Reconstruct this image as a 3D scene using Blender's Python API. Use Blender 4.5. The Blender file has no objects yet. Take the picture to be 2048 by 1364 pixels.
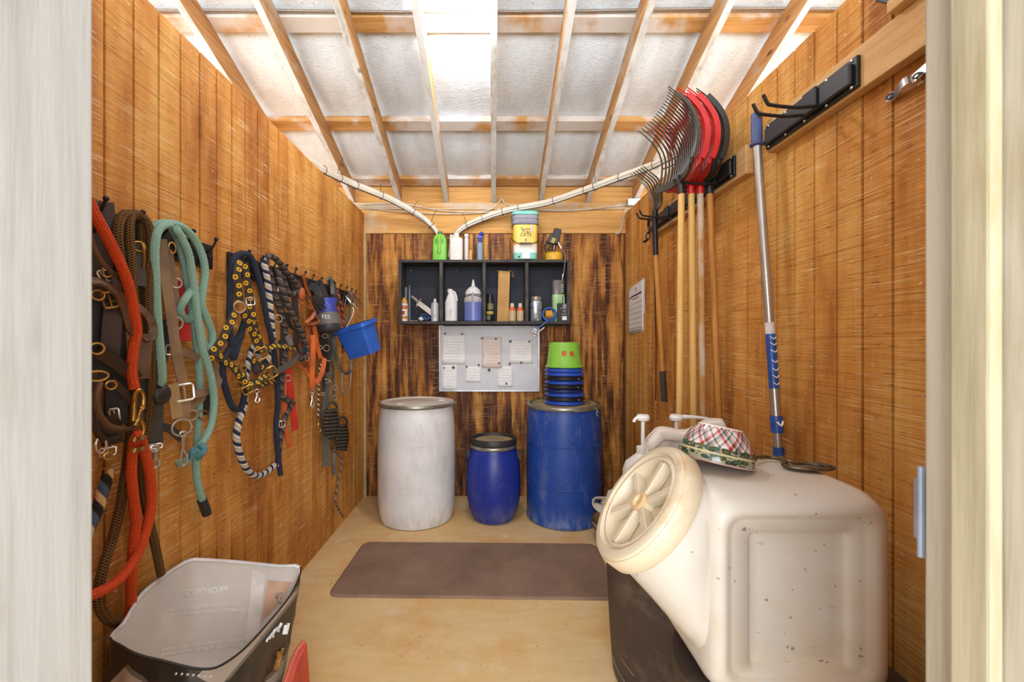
import bpy, bmesh, math, random
from mathutils import Vector, Matrix
from mathutils.bvhtree import BVHTree
random.seed(7)
V = Vector
PI = math.pi
# ---- the room is measured in metres: X to the side, Y into the room, Z up; the camera stands at (0,0,H)
F, CX, CY, H = 874.0, 987.0, 682.0, 1.341
XL, XR, YB = -1.116, 1.137, 3.78
def at(px, py, Y): return V(((px-CX)*Y/F, Y, H-(py-CY)*Y/F))
def onL(px, py, off=.03):
    X = XL+off; Y = X*F/(px-CX); return V((X, Y, H-(py-CY)*Y/F))
def onR(px, py, off=.03):
    X = XR-off; Y = X*F/(px-CX); return V((X, Y, H-(py-CY)*Y/F))
def onZ(px, py, z):
    Y = (H-z)*F/(py-CY); return V(((px-CX)*Y/F, Y, z))
SC = bpy.context.scene
COL = SC.collection

# ------------------------------------------------------------------ mesh builder
def catmull(P, k=6, closed=False):
    P = [V(p) for p in P]
    n = len(P)
    if n < 3 or k < 2: return P
    out = []
    rng = n if closed else n-1
    for i in range(rng):
        p1 = P[i]; p2 = P[(i+1) % n]
        p0 = P[i-1] if (closed or i > 0) else p1*2-p2
        p3 = P[(i+2) % n] if (closed or i+2 < n) else p2*2-p1
        for j in range(k):
            t = j/k; t2 = t*t; t3 = t2*t
            out.append(.5*((2*p1)+(p2-p0)*t+(2*p0-5*p1+4*p2-p3)*t2+(3*p1-p0-3*p2+p3)*t3))
    if not closed: out.append(P[-1])
    return out

class MB:
    def __init__(s): s.v = []; s.f = []; s.u = []; s.m = []; s.cur = 0
    def add(s, verts, faces, uvs=None):
        b = len(s.v); s.v += [V(p) for p in verts]
        for i, f in enumerate(faces):
            s.f.append([b+j for j in f]); s.u.append(uvs[i] if uvs else None); s.m.append(s.cur)
        return b
    def apply(s, M, start=0):
        for i in range(start, len(s.v)): s.v[i] = M @ s.v[i]
        return s
    def box(s, x0, x1, y0, y1, z0, z1):
        v = [(x, y, z) for x in (x0, x1) for y in (y0, y1) for z in (z0, z1)]
        f = [(0,1,3,2),(4,6,7,5),(0,4,5,1),(2,3,7,6),(0,2,6,4),(1,5,7,3)]
        s.add(v, f); return s
    def cbox(s, c, sx, sy, sz, M=None):
        b = len(s.v); s.box(-sx/2, sx/2, -sy/2, sy/2, -sz/2, sz/2)
        T = Matrix.Translation(V(c)) @ (M.to_4x4() if M else Matrix.Identity(4))
        return s.apply(T, b)
    def tube(s, pts, r, n=8, k=5, closed=False, caps=True, flat=None, u0=0.):
        rl = r if isinstance(r, (list, tuple)) else None
        P = catmull(pts, k, closed)
        N = len(P)
        if N < 2: return s
        def R(i):
            if rl is None: return r
            t = i/(N-1)*(len(rl)-1); a = min(int(t), len(rl)-2); return rl[a]+(rl[a+1]-rl[a])*(t-a)
        T = []
        for i in range(N):
            a = P[(i-1) % N] if (closed or i > 0) else P[i]
            c = P[(i+1) % N] if (closed or i < N-1) else P[i]
            d = c-a
            T.append(d.normalized() if d.length > 1e-9 else (T[-1] if T else V((0,0,1))))
        up = V((0,0,1)) if abs(T[0].z) < .9 else V((1,0,0))
        nrm = (up-T[0]*up.dot(T[0])).normalized()
        rings = []; L = u0; Ls = []
        for i in range(N):
            if i: L += (P[i]-P[i-1]).length
            Ls.append(L)
            nrm = nrm-T[i]*nrm.dot(T[i])
            nrm = nrm.normalized() if nrm.length > 1e-6 else T[i].orthogonal().normalized()
            bi = T[i].cross(nrm); rr = R(i)
            rings.append([P[i]+nrm*math.cos(2*PI*j/n)*rr+bi*math.sin(2*PI*j/n)*rr for j in range(n)])
        vs = [p for rg in rings for p in rg]; fs = []; us = []
        for i in range(N if closed else N-1):
            i2 = (i+1) % N; l2 = Ls[i2] if i2 else L+(P[0]-P[-1]).length
            for j in range(n):
                j2 = (j+1) % n
                fs.append((i*n+j, i*n+j2, i2*n+j2, i2*n+j))
                us.append(((Ls[i], j/n), (Ls[i], (j+1)/n), (l2, (j+1)/n), (l2, j/n)))
        if caps and not closed:
            fs.append(tuple(range(n-1, -1, -1))); us.append([(0,0)]*n)
            fs.append(tuple((N-1)*n+j for j in range(n))); us.append([(L,0)]*n)
        s.add(vs, fs, us); return s
    def strap(s, pts, w, t, nrm=(1,0,0), k=5, closed=False):
        """flat band; nrm: one facing direction, or a list of them, one for each point"""
        P = catmull(pts, k, closed); N = len(P)
        if isinstance(nrm, list): NR = catmull(nrm, k, closed)
        else: NR = [V(nrm)]*N
        vs = []; Ls = []; L = 0
        for i in range(N):
            a = P[(i-1) % N] if (closed or i) else P[i]
            c = P[(i+1) % N] if (closed or i < N-1) else P[i]
            T = (c-a).normalized()
            nn = NR[i]-T*NR[i].dot(T)
            nn = nn.normalized() if nn.length > 1e-4 else T.orthogonal().normalized()
            sd = T.cross(nn)
            if i: L += (P[i]-P[i-1]).length
            Ls.append(L)
            vs += [P[i]+sd*w/2+nn*t/2, P[i]-sd*w/2+nn*t/2, P[i]-sd*w/2-nn*t/2, P[i]+sd*w/2-nn*t/2]
        fs = []; us = []
        vv = [(0,1),(1,1),(1,0),(0,0)]
        for i in range(N if closed else N-1):
            i2 = (i+1) % N; l2 = Ls[i2] if i2 else L+(P[0]-P[-1]).length
            for j in range(4):
                j2 = (j+1) % 4
                fs.append((i*4+j, i2*4+j, i2*4+j2, i*4+j2))
                a, b = (0, 1) if j in (0, 2) else (0, .04)
                if j == 2: a, b = 1, 0
                us.append(((Ls[i], a), (l2, a), (l2, b), (Ls[i], b)))
        if not closed:
            fs += [(0,1,2,3), ((N-1)*4+3, (N-1)*4+2, (N-1)*4+1, (N-1)*4)]
            us += [[(0,0)]*4, [(L,0)]*4]
        s.add(vs, fs, us); return s
    def lathe(s, prof, c=(0,0,0), axis=(0,0,1), n=32, closed=False, squash=(1,1), sq=0, cap=True):
        """sq > 0 squares the round section (a superellipse) for square bottles and pails"""
        b = len(s.v); vs = []; fs = []; us = []; L = [0]
        for i in range(1, len(prof)): L.append(L[-1]+math.hypot(prof[i][0]-prof[i-1][0], prof[i][1]-prof[i-1][1]))
        def pt(r, a):
            x, y = math.cos(a), math.sin(a)
            if sq:
                e = 2/(2+sq)
                x, y = math.copysign(abs(x)**e, x), math.copysign(abs(y)**e, y)
            return r*x*squash[0], r*y*squash[1]
        for r, z in prof:
            for j in range(n):
                x, y = pt(max(r, 1e-5), 2*PI*j/n); vs.append((x, y, z))
        m = len(prof)
        for i in range(m if closed else m-1):
            i2 = (i+1) % m
            for j in range(n):
                j2 = (j+1) % n
                fs.append((i*n+j, i*n+j2, i2*n+j2, i2*n+j))
                us.append(((j/n, L[i]), ((j+1)/n, L[i]), ((j+1)/n, L[i2]), (j/n, L[i2])))
        if not closed and cap:
            if prof[0][0] > 1e-4: fs.append(tuple(range(n-1, -1, -1))); us.append([(0,0)]*n)
            if prof[-1][0] > 1e-4: fs.append(tuple((m-1)*n+j for j in range(n))); us.append([(0,L[-1])]*n)
        s.add(vs, fs, us)
        q = V((0,0,1)).rotation_difference(V(axis)).to_matrix().to_4x4()
        s.apply(Matrix.Translation(V(c)) @ q, b); return s
    def ring(s, c, R, r, nrm=(1,0,0), n=20, m=6, sq=(1,1)):
        nrm = V(nrm).normalized()
        a = nrm.cross(V((0,0,1)))
        a = a.normalized() if a.length > .1 else V((1,0,0))
        b = nrm.cross(a)
        pts = [V(c)+a*math.cos(2*PI*i/n)*R*sq[0]+b*math.sin(2*PI*i/n)*R*sq[1] for i in range(n)]
        return s.tube(pts, r, m, 1, closed=True)
    def frame(s, c, w, h, r, nrm=(1,0,0), roll=0, bar=True, n=6):
        """rectangular buckle: four rounded bars and a tongue"""
        nrm = V(nrm).normalized()
        a = nrm.cross(V((0,0,1))).normalized(); b = nrm.cross(a)
        ca, sa = math.cos(roll), math.sin(roll)
        a, b = a*ca+b*sa, b*ca-a*sa
        q = [V(c)+a*x*w/2+b*y*h/2 for x, y in ((-1,-.8),(-.8,-1),(.8,-1),(1,-.8),(1,.8),(.8,1),(-.8,1),(-1,.8))]
        s.tube(q, r, n, 1, closed=True)
        if bar: s.tube([V(c)-b*h*.5, V(c)+b*h*.5], r*.8, n, 1)
        return s
    def ball(s, c, r, n=12, sc=(1,1,1), M=None):
        b = len(s.v); pr = [(r*math.sin(PI*i/(n//2+2)), -r*math.cos(PI*i/(n//2+2))) for i in range(n//2+3)]
        s.lathe(pr, n=n)
        T = Matrix.Translation(V(c)) @ (M.to_4x4() if M else Matrix.Identity(4)) @ Matrix.Diagonal((*sc, 1))
        return s.apply(T, b)
    def loft(s, loops, cap0=True, cap1=True, closed=True):
        n = len(loops[0]); vs = [p for l in loops for p in l]; fs = []; us = []
        m = len(loops)
        for i in range(m-1):
            for j in range(n if closed else n-1):
                j2 = (j+1) % n
                fs.append((i*n+j, i*n+j2, (i+1)*n+j2, (i+1)*n+j))
                us.append(((j/n, i/(m-1)), ((j+1)/n, i/(m-1)), ((j+1)/n, (i+1)/(m-1)), (j/n, (i+1)/(m-1))))
        if cap0: fs.append(tuple(range(n-1, -1, -1))); us.append([(0,0)]*n)
        if cap1: fs.append(tuple((m-1)*n+j for j in range(n))); us.append([(0,1)]*n)
        s.add(vs, fs, us); return s
    def prism(s, poly, axis, d0, d1):
        """outline poly (2-D) pushed along x, y or z from d0 to d1"""
        def p3(a, b, d): return {'x': (d, a, b), 'y': (a, d, b), 'z': (a, b, d)}[axis]
        return s.loft([[V(p3(a, b, d)) for a, b in poly] for d in (d0, d1)])

def rrect(x0, x1, y0, y1, r, n=5):
    out = []
    for cx, cy, a0 in ((x1-r, y1-r, 0), (x0+r, y1-r, PI/2), (x0+r, y0+r, PI), (x1-r, y0+r, 1.5*PI)):
        for i in range(n+1):
            a = a0+PI/2*i/n; out.append((cx+r*math.cos(a), cy+r*math.sin(a)))
    return out

def text_geo(body, size=1.0, font_spacing=1.0):
    cu = bpy.data.curves.new('lettering', 'FONT'); cu.body = body; cu.size = size
    cu.align_x = 'CENTER'; cu.align_y = 'CENTER'; cu.resolution_u = 2; cu.space_character = font_spacing
    o = bpy.data.objects.new('lettering', cu); COL.objects.link(o)
    bpy.context.view_layer.update()
    me = bpy.data.meshes.new_from_object(o.evaluated_get(bpy.context.evaluated_depsgraph_get()))
    vs = [v.co.copy() for v in me.vertices]; fs = [tuple(p.vertices) for p in me.polygons]
    bpy.data.objects.remove(o); bpy.data.curves.remove(cu); bpy.data.meshes.remove(me)
    return vs, fs
def add_text(mb, body, c, size, right=(1,0,0), up=(0,0,1), spacing=1.0, lift=.0006):
    vs, fs = text_geo(body, size, spacing)
    r, u = V(right).normalized(), V(up).normalized(); n = r.cross(u)
    mb.add([V(c)+r*p.x+u*p.y+n*lift for p in vs], fs)
    return mb

# ------------------------------------------------------------------ objects
def put(name, mb, mat, parent=None, loc=None, smooth=True, bevel=0, seg=2, label=None, kind=None, sub=0, solid=0, angle=40):
    me = bpy.data.meshes.new(name)
    o = bpy.data.objects.new(name, me)
    root = parent
    while root is not None and root.parent is not None: root = root.parent
    off = V(root.location) if root is not None else V(loc or (0,0,0))
    me.from_pydata([tuple(p-off) for p in mb.v], [], mb.f)
    mats = mat if isinstance(mat, (list, tuple)) else [mat]
    for m in mats: me.materials.append(m)
    uv = me.uv_layers.new(name='UVMap')
    flat = []
    for p, u in zip(me.polygons, mb.u):
        for k in range(p.loop_total): flat += list(u[k]) if u else [0., 0.]
    uv.data.foreach_set('uv', flat)
    me.polygons.foreach_set('material_index', mb.m)
    bm = bmesh.new(); bm.from_mesh(me); bmesh.ops.recalc_face_normals(bm, faces=bm.faces); bm.to_mesh(me); bm.free()
    me.polygons.foreach_set('use_smooth', [smooth]*len(me.polygons))
    if smooth:
        try: me.set_sharp_from_angle(angle=math.radians(angle))
        except Exception: pass
    COL.objects.link(o)
    if parent is not None: o.parent = parent
    else: o.location = off
    if sub:
        d = o.modifiers.new('soft', 'SUBSURF'); d.levels = sub; d.render_levels = sub
    if solid:
        d = o.modifiers.new('thick', 'SOLIDIFY'); d.thickness = solid; d.offset = 0
    if bevel:
        d = o.modifiers.new('edge', 'BEVEL'); d.width = bevel; d.segments = seg; d.limit_method = 'ANGLE'; d.angle_limit = .7
    if label: o['label'] = label
    if kind: o['kind'] = kind
    return o
def tag(o, label, cat, group=None):
    o['label'] = label; o['category'] = cat
    if group: o['group'] = group
    return o
def thing(name, label, cat, loc=(0,0,0), group=None):
    o = bpy.data.objects.new(name, None); o.empty_display_size = .05
    COL.objects.link(o); o.location = V(loc)
    return tag(o, label, cat, group)
def single(name, mb, mat, label, cat, loc=(0,0,0), group=None, **k):
    return tag(put(name, mb, mat, None, loc, **k), label, cat, group)
def struct(name, mb, mat, **k):
    return put(name, mb, mat, kind='structure', **k)

# ------------------------------------------------------------------ materials
def lin(c):
    if isinstance(c, str): c = [int(c[i:i+2], 16) for i in (0, 2, 4)]
    return tuple(((x/255)/12.92 if x/255 <= .04045 else ((x/255+.055)/1.055)**2.4) for x in c)
def rgba(c): return (*lin(c), 1.)
class NT:
    def __init__(s, name):
        s.mat = bpy.data.materials.new(name); s.mat.use_nodes = True; s.t = s.mat.node_tree
        s.b = s.t.nodes['Principled BSDF']; s.out = s.t.nodes['Material Output']
        s.tc = s.t.nodes.new('ShaderNodeTexCoord')
        s.obj = s.tc.outputs['Object']; s.uv = s.tc.outputs['UV']
    def n(s, t): return s.t.nodes.new('ShaderNode'+t)
    def put(s, sock, v):
        if hasattr(v, 'links'): s.t.links.new(v, sock)
        elif isinstance(v, (tuple, list)) and len(v) == 3 and sock.type == 'RGBA': sock.default_value = rgba(v)
        elif isinstance(v, str): sock.default_value = rgba(v)
        else: sock.default_value = v
    def map(s, vec, scale=(1,1,1), rot=(0,0,0), loc=(0,0,0)):
        m = s.n('Mapping'); s.put(m.inputs['Vector'], vec)
        m.inputs['Scale'].default_value = scale; m.inputs['Rotation'].default_value = rot; m.inputs['Location'].default_value = loc
        return m.outputs[0]
    def noise(s, vec, scale=5, detail=3, rough=.55, dist=0.):
        m = s.n('TexNoise'); s.put(m.inputs['Vector'], vec)
        m.inputs['Scale'].default_value = scale; m.inputs['Detail'].default_value = detail
        m.inputs['Roughness'].default_value = rough; m.inputs['Distortion'].default_value = dist
        return m.outputs['Fac']
    def ramp(s, f, stops, interp='LINEAR'):
        m = s.n('ValToRGB'); s.put(m.inputs[0], f); e = m.color_ramp.elements; m.color_ramp.interpolation = interp
        while len(e) < len(stops): e.new(.5)
        for i, (p, c) in enumerate(stops):
            e[i].position = p; e[i].color = (c, c, c, 1) if isinstance(c, (int, float)) else rgba(c)
        return m.outputs[0]
    def mix(s, f, a, b, blend='MIX'):
        m = s.n('Mix'); m.data_type = 'RGBA'; m.blend_type = blend
        s.put(m.inputs[0], f); s.put(m.inputs[6], a); s.put(m.inputs[7], b); return m.outputs[2]
    def math(s, op, a, b=0., c=0.):
        m = s.n('Math'); m.operation = op; s.put(m.inputs[0], a); s.put(m.inputs[1], b)
        if op in ('MULTIPLY_ADD', 'SMOOTH_MIN', 'COMPARE'): s.put(m.inputs[2], c)
        return m.outputs[0]
    def sep(s, v):
        m = s.n('SeparateXYZ'); s.put(m.inputs[0], v); return m.outputs
    def bump(s, h, strength=.3, dist=.002):
        m = s.n('Bump'); s.put(m.inputs['Height'], h); m.inputs['Strength'].default_value = strength; m.inputs['Distance'].default_value = dist
        s.t.links.new(m.outputs[0], s.b.inputs['Normal'])
    def done(s, col=None, rough=.5, metal=0., spec=None, **k):
        if col is not None: s.put(s.b.inputs['Base Color'], col)
        s.put(s.b.inputs['Roughness'], rough); s.put(s.b.inputs['Metallic'], metal)
        if spec is not None: s.b.inputs['Specular IOR Level'].default_value = spec
        for a, v in k.items(): s.put(s.b.inputs[a.replace('_', ' ')], v)
        return s.mat
_cache = {}
def M(name, c, rough=.5, metal=0., var=.12, vs=9., bump=0., bs=180., dirt=None, dirt_amt=.5, dirt_scale=6., spec=None, **k):
    """plain coloured stuff with a little mottling, optional dirt of its own shape and optional fine relief"""
    if name in _cache: return _cache[name]
    t = NT(name)
    c = [int(c[i:i+2], 16) for i in (0, 2, 4)] if isinstance(c, str) else list(c)
    d = [max(0, x*(1-var)) for x in c]; e = [min(255, x*(1+var*.6)) for x in c]
    f = t.noise(t.obj, vs, 4)
    col = t.ramp(f, [(.3, d), (.7, e)])
    if dirt:
        g = t.noise(t.obj, dirt_scale, 6, .65)
        g = t.ramp(g, [(.62-dirt_amt*.25, 0.), (.75, 1.)])
        col = t.mix(t.math('MULTIPLY', g, .75), col, dirt)
    if bump: t.bump(t.noise(t.obj, bs, 3), bump, .002)
    _cache[name] = t.done(col, rough, metal, spec, **k)
    return _cache[name]
def glass(name, c, rough=.1, trans=.85):
    if name in _cache: return _cache[name]
    t = NT(name); _cache[name] = t.done(c, rough, 0., None, Transmission_Weight=trans, IOR=1.4); return _cache[name]
def rope_mat(name, cols, pitch=.05, strands=3, braid=False, rough=.85, fuzz=.25):
    """laid rope (slanting strands) or braided rope (crossing strands), from the length and turn of the rope"""
    t = NT(name); s = t.sep(t.uv)
    a = t.math('ADD', t.math('DIVIDE', s[0], pitch), s[1])
    fa = t.math('FRACT', t.math('MULTIPLY', a, 1.))
    tri = t.math('ABSOLUTE', t.math('SUBTRACT', t.math('FRACT', t.math('MULTIPLY', a, float(strands))), .5))
    if braid:
        b = t.math('SUBTRACT', t.math('DIVIDE', s[0], pitch), s[1])
        trib = t.math('ABSOLUTE', t.math('SUBTRACT', t.math('FRACT', t.math('MULTIPLY', b, float(strands))), .5))
        hgt = t.math('MAXIMUM', tri, trib)
        col = t.ramp(hgt, [(.22, cols[0]), (.5, cols[1])])
    else:
        stops = [(i/len(cols), c) for i, c in enumerate(cols)]
        col = t.ramp(fa, stops, 'CONSTANT'); hgt = t.math('SUBTRACT', .5, tri)
        col = t.mix(t.ramp(hgt, [(0., 1.), (.12, 0.)]), col, [int(x*.35) for x in ([int(cols[0][i:i+2], 16) for i in (0,2,4)] if isinstance(cols[0], str) else cols[0])])
    nz = t.noise(t.obj, 420, 2)
    col = t.mix(t.math('MULTIPLY', nz, fuzz), col, 'd8c8b0' if fuzz > .3 else '2a2018', 'MIX')
    t.bump(t.math('ADD', hgt, t.math('MULTIPLY', nz, .25)), .9, .004)
    m = t.done(col, rough, 0., .2)
    return m
LAMP_E, WORLD_E, AISLE_E, STALL_E, EXPOSURE = 210., 1.4, 520., 45., .64
# ================================================================== timber materials
def stained_ply(name, base, dark, light, redder):
    """rough-sawn stained siding: level saw marks, pale dry flecks, a tone of its own for each 4-inch board and sheet"""
    t = NT(name); o = t.sep(t.obj)
    brd = t.math('FLOOR', t.math('DIVIDE', t.math('SUBTRACT', o[1], .0345), .1016))
    wn = t.n('TexWhiteNoise'); wn.noise_dimensions = '1D'; t.put(wn.inputs['W'], brd)
    big = t.noise(t.map(t.obj, (1, 2.2, .5)), 2.2, 4, .6)
    col = t.ramp(t.math('ADD', t.math('MULTIPLY', big, .93), t.math('MULTIPLY', wn.outputs['Value'], .07)), [(.34, dark), (.5, base), (.66, light)])
    vert = t.noise(t.map(t.obj, (1, 26, 1.3)), 1.6, 4, .6)
    col = t.mix(t.ramp(vert, [(.5, 0.), (.85, .35)]), col, redder)
    col = t.mix(t.ramp(vert, [(.22, .55), (.42, 0.)]), col, light)
    saw = t.noise(t.map(t.obj, (1, 2.6, 150), (.035, 0, 0)), 1., 4, .7)
    col = t.mix(t.ramp(saw, [(.32, .78), (.50, 0.)]), col, dark, 'MIX')
    saw2 = t.noise(t.map(t.obj, (1, 5, 240), (.035, 0, 0)), 1., 2, .6)
    patch = t.noise(t.map(t.obj, (1, 4, 2.5)), 1.6, 3, .6)
    fl = t.math('MULTIPLY', t.ramp(saw2, [(.565, 0.), (.65, .95)]), t.ramp(patch, [(.38, 0.), (.60, .9)]))
    col = t.mix(fl, col, 'e2c08a')
    spk = t.noise(t.map(t.obj, (1, 40, 90)), 1., 2, .5)
    col = t.mix(t.math('MULTIPLY', t.ramp(spk, [(.70, 0.), (.74, 1.)]), .6), col, 'e8cfa0')
    blk = t.noise(t.map(t.obj, (1, 22, 160)), 1., 2, .5)
    col = t.mix(t.math('MULTIPLY', t.ramp(blk, [(.30, 1.), (.34, 0.)]), .55), col, '3a1e0a')
    t.bump(t.math('ADD', saw, saw2), .55, .003)
    return t.done(col, .72, 0., .25)
def streaked_ply(name):
    """back sheet: long dark runs of stain over orange timber, crossed by pale saw scratches"""
    t = NT(name)
    a = t.noise(t.map(t.obj, (9, 1, .9)), 1.5, 5, .62, .25)
    b = t.noise(t.map(t.obj, (30, 1, 2.2)), 1.3, 4, .6)
    f = t.math('ADD', t.math('MULTIPLY', a, .7), t.math('MULTIPLY', b, .3))
    col = t.ramp(f, [(.37, '26120a'), (.45, '683818'), (.52, 'b0742f'), (.62, 'd69c50')])
    pt = t.noise(t.map(t.obj, (2.2, 1, 1.5), (0,0,0), (3,0,7)), 1.1, 4, .6)
    col = t.mix(t.ramp(pt, [(.50, 0.), (.64, .8)]), col, '3a1a0c', 'MULTIPLY') if False else t.mix(t.ramp(pt, [(.52, 0.), (.64, .72)]), col, '4a2412')
    c = t.noise(t.map(t.obj, (3, 1, 190), (0, .03, 0)), 1., 4, .7)
    col = t.mix(t.ramp(c, [(.3, .7), (.48, 0.)]), col, '341a0c')
    d = t.noise(t.map(t.obj, (7, 1, 260)), 1., 2, .6); p = t.noise(t.obj, 4.5, 3)
    col = t.mix(t.math('MULTIPLY', t.ramp(d, [(.58, 0.), (.65, 1.)]), t.ramp(p, [(.42, 0.), (.62, .75)])), col, 'd8ab6c')
    wd = t.n('TexWave'); wd.wave_type = 'BANDS'; wd.bands_direction = 'X'; wd.inputs['Scale'].default_value = 3.1
    t.put(wd.inputs['Vector'], t.obj)
    t.bump(t.math('ADD', c, b), .5, .003)
    return t.done(col, .6, 0., .3)
def pine(name, base, dark, grey, grey_amt, along='x', rough=.75):
    """sawn framing timber: grain along its length, part of it weathered grey"""
    t = NT(name)
    sc = {'x': (1.2, 22, 22), 'y': (22, 1.2, 22), 'z': (22, 22, 1.2)}[along]
    g = t.noise(t.map(t.obj, sc), 1.6, 5, .65, .5)
    col = t.ramp(g, [(.32, dark), (.6, base)])
    if grey_amt > 0:
        w = t.noise(t.obj, 1.9, 4, .6)
        col = t.mix(t.ramp(w, [(.62-grey_amt*.3, 0.), (.72-grey_amt*.3, .9)]), col, grey)
        col = t.mix(t.math('MULTIPLY', t.ramp(t.noise(t.obj, 90, 3), [(.6, 0.), (.7, 1.)]), .25), col, '6d645a')
    kn = t.n('TexVoronoi'); t.put(kn.inputs['Vector'], t.map(t.obj, tuple(5.5 if s > 2 else 2.4 for s in sc))); kn.inputs['Scale'].default_value = 1.
    col = t.mix(t.ramp(kn.outputs['Distance'], [(.045, .85), (.085, 0.)]), col, '5c3a1c')
    t.bump(g, .3, .002)
    return t.done(col, rough, 0., .25)
def white_paint(name, base, under, dirt):
    """painted rough board with knots and worn edges"""
    t = NT(name)
    g = t.noise(t.map(t.obj, (30, 30, 1.6)), 1.5, 5, .65, .3)
    col = t.ramp(g, [(.3, under), (.55, base)])
    s = t.noise(t.map(t.obj, (9, 9, 2)), 1.2, 5, .65)
    col = t.mix(t.ramp(s, [(.56, 0.), (.75, .6)]), col, dirt)
    k = t.n('TexVoronoi'); t.put(k.inputs['Vector'], t.map(t.obj, (7, 7, 5), (0, 0, 0), (.3, .37, .12))); k.inputs['Scale'].default_value = 1.
    col = t.mix(t.ramp(k.outputs['Distance'], [(.06, .85), (.1, 0.)]), col, '6f675c')
    t.bump(g, .35, .003)
    return t.done(col, .8, 0., .2)

SIDING_L = stained_ply('stained siding', 'cc8c40', '9c5c22', 'dca858', 'b06828')
SIDING_R = stained_ply('stained siding worn', 'cc8e42', '9c5c22', 'dcaa5a', 'b06a2a')
BACKPLY = streaked_ply('streaked siding')
RAFTER = pine('rafter timber', 'c99a64', 'a0744a', 'c4b8a8', .25, 'y')
RAFTER_U = pine('dusty rafter underside', 'c9c2b8', 'a39a8e', 'd4d0c8', .6, 'y')
PURLIN = [pine('purlin timber', 'c6965c', 'a5743c', 'd0cbc4', .6, 'x')]
HEADER = pine('header timber', 'd2a160', 'b98442', 'cbb89a', .08, 'x')
BOARD = pine('tool board timber', 'd8b07a', 'c0945a', 'cdbb9c', .1, 'y')
JAMB_L = white_paint('painted jamb', 'bfbfbc', 'adaca8', '9a9387')
JAMB_R = white_paint('painted jamb dirty', 'b8b0a0', 'a0967e', '94804e')
STOP_R = white_paint('painted stop dirty', 'b8ae92', 'a0967a', '927e50')
def floor_mat():
    t = NT('floor boards')
    g = t.noise(t.map(t.obj, (2.2, 9, 1)), 1.8, 6, .7, .6)
    col = t.ramp(g, [(.25, 'dcbc84'), (.7, 'ecd2a0')])
    w = t.noise(t.obj, 2.1, 5, .6)
    col = t.mix(t.ramp(w, [(.45, 0.), (.7, .55)]), col, 'e2b26a')
    w2 = t.noise(t.obj, 5.2, 4, .6)
    col = t.mix(t.ramp(w2, [(.58, 0.), (.72, .6)]), col, 'efe2c4')
    col = t.mix(t.math('MULTIPLY', t.ramp(t.noise(t.map(t.obj,(1,1,1),(0,0,0),(5,2,0)), 3.1, 5, .6), [(.52, 0.), (.66, .6)]), .8), col, 'e0a258')
    col = t.mix(t.math('MULTIPLY', t.noise(t.obj, 160, 2), .22), col, 'b08850')
    col = t.mix(t.math('MULTIPLY', t.ramp(t.noise(t.obj, 34, 3), [(.66, 0.), (.72, 1.)]), .35), col, '7a5a34')
    col = t.mix(t.math('MULTIPLY', t.ramp(t.noise(t.map(t.obj, (14, 60, 1)), 1.5, 3), [(.7, 0.), (.75, 1.)]), .3), col, '6e5230')
    t.bump(g, .2, .002)
    return t.done(col, .62, 0., .3)
def foil_mat():
    """white faced roof blanket: a little shiny, softly rippled, with dust specks"""
    t = NT('roof blanket')
    a = t.noise(t.map(t.obj, (3, 1.2, 1)), 2.5, 5, .6)
    col = t.ramp(a, [(.3, 'cfd8de'), (.6, 'e2ebf1')])
    col = t.mix(t.math('MULTIPLY', t.ramp(t.noise(t.obj, 55, 2), [(.66, 0.), (.72, 1.)]), .4), col, '77757a')
    r = t.noise(t.map(t.obj, (22, 40, 20)), 1.2, 3, .6, 1.5)
    t.bump(t.math('ADD', r, t.math('MULTIPLY', a, 2.)), .35, .012)
    return t.done(col, .3, 0., .5)
FLOORM, FOIL = floor_mat(), foil_mat()

# ================================================================== setting
struct('floor', MB().box(-4, 4, -1.6, 3.9, -.05, 0), FLOORM, smooth=False)
GRP = .1016
GROOVE = M('groove shade', '6e3a14', .85, var=.25, vs=14)  # shade painted on the groove floors as a darker brown
def siding(x_face, out, first, y0=.47, y1=YB, z1=2.44):
    """one mesh: siding sheet with a V groove every four inches, and the partition behind it"""
    ys = []; y = first
    while y-GRP > y0+.02: y -= GRP
    prof = [(y0, 0)]
    while y < y1-.01:
        prof += [(y-.0046, 0), (y-.0034, -.011), (y+.0034, -.011), (y+.0046, 0)]; y += GRP
    prof.append((y1, 0)); n = len(prof)
    sg = -out
    loops = []
    for z in (0, z1):
        loops.append([V((x_face+sg*d*-1 if False else x_face-out*(-d), yy, z)) for yy, d in prof]+[V((x_face-out*.1, y1, z)), V((x_face-out*.1, y0, z))])
    m = MB().loft(loops); n2 = len(loops[0])
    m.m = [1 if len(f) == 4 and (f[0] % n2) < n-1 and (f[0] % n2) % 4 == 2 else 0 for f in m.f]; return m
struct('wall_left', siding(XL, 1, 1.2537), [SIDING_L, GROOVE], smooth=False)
struct('wall_right', siding(XR, -1, 1.244), [SIDING_R, GROOVE], smooth=False)
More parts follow.
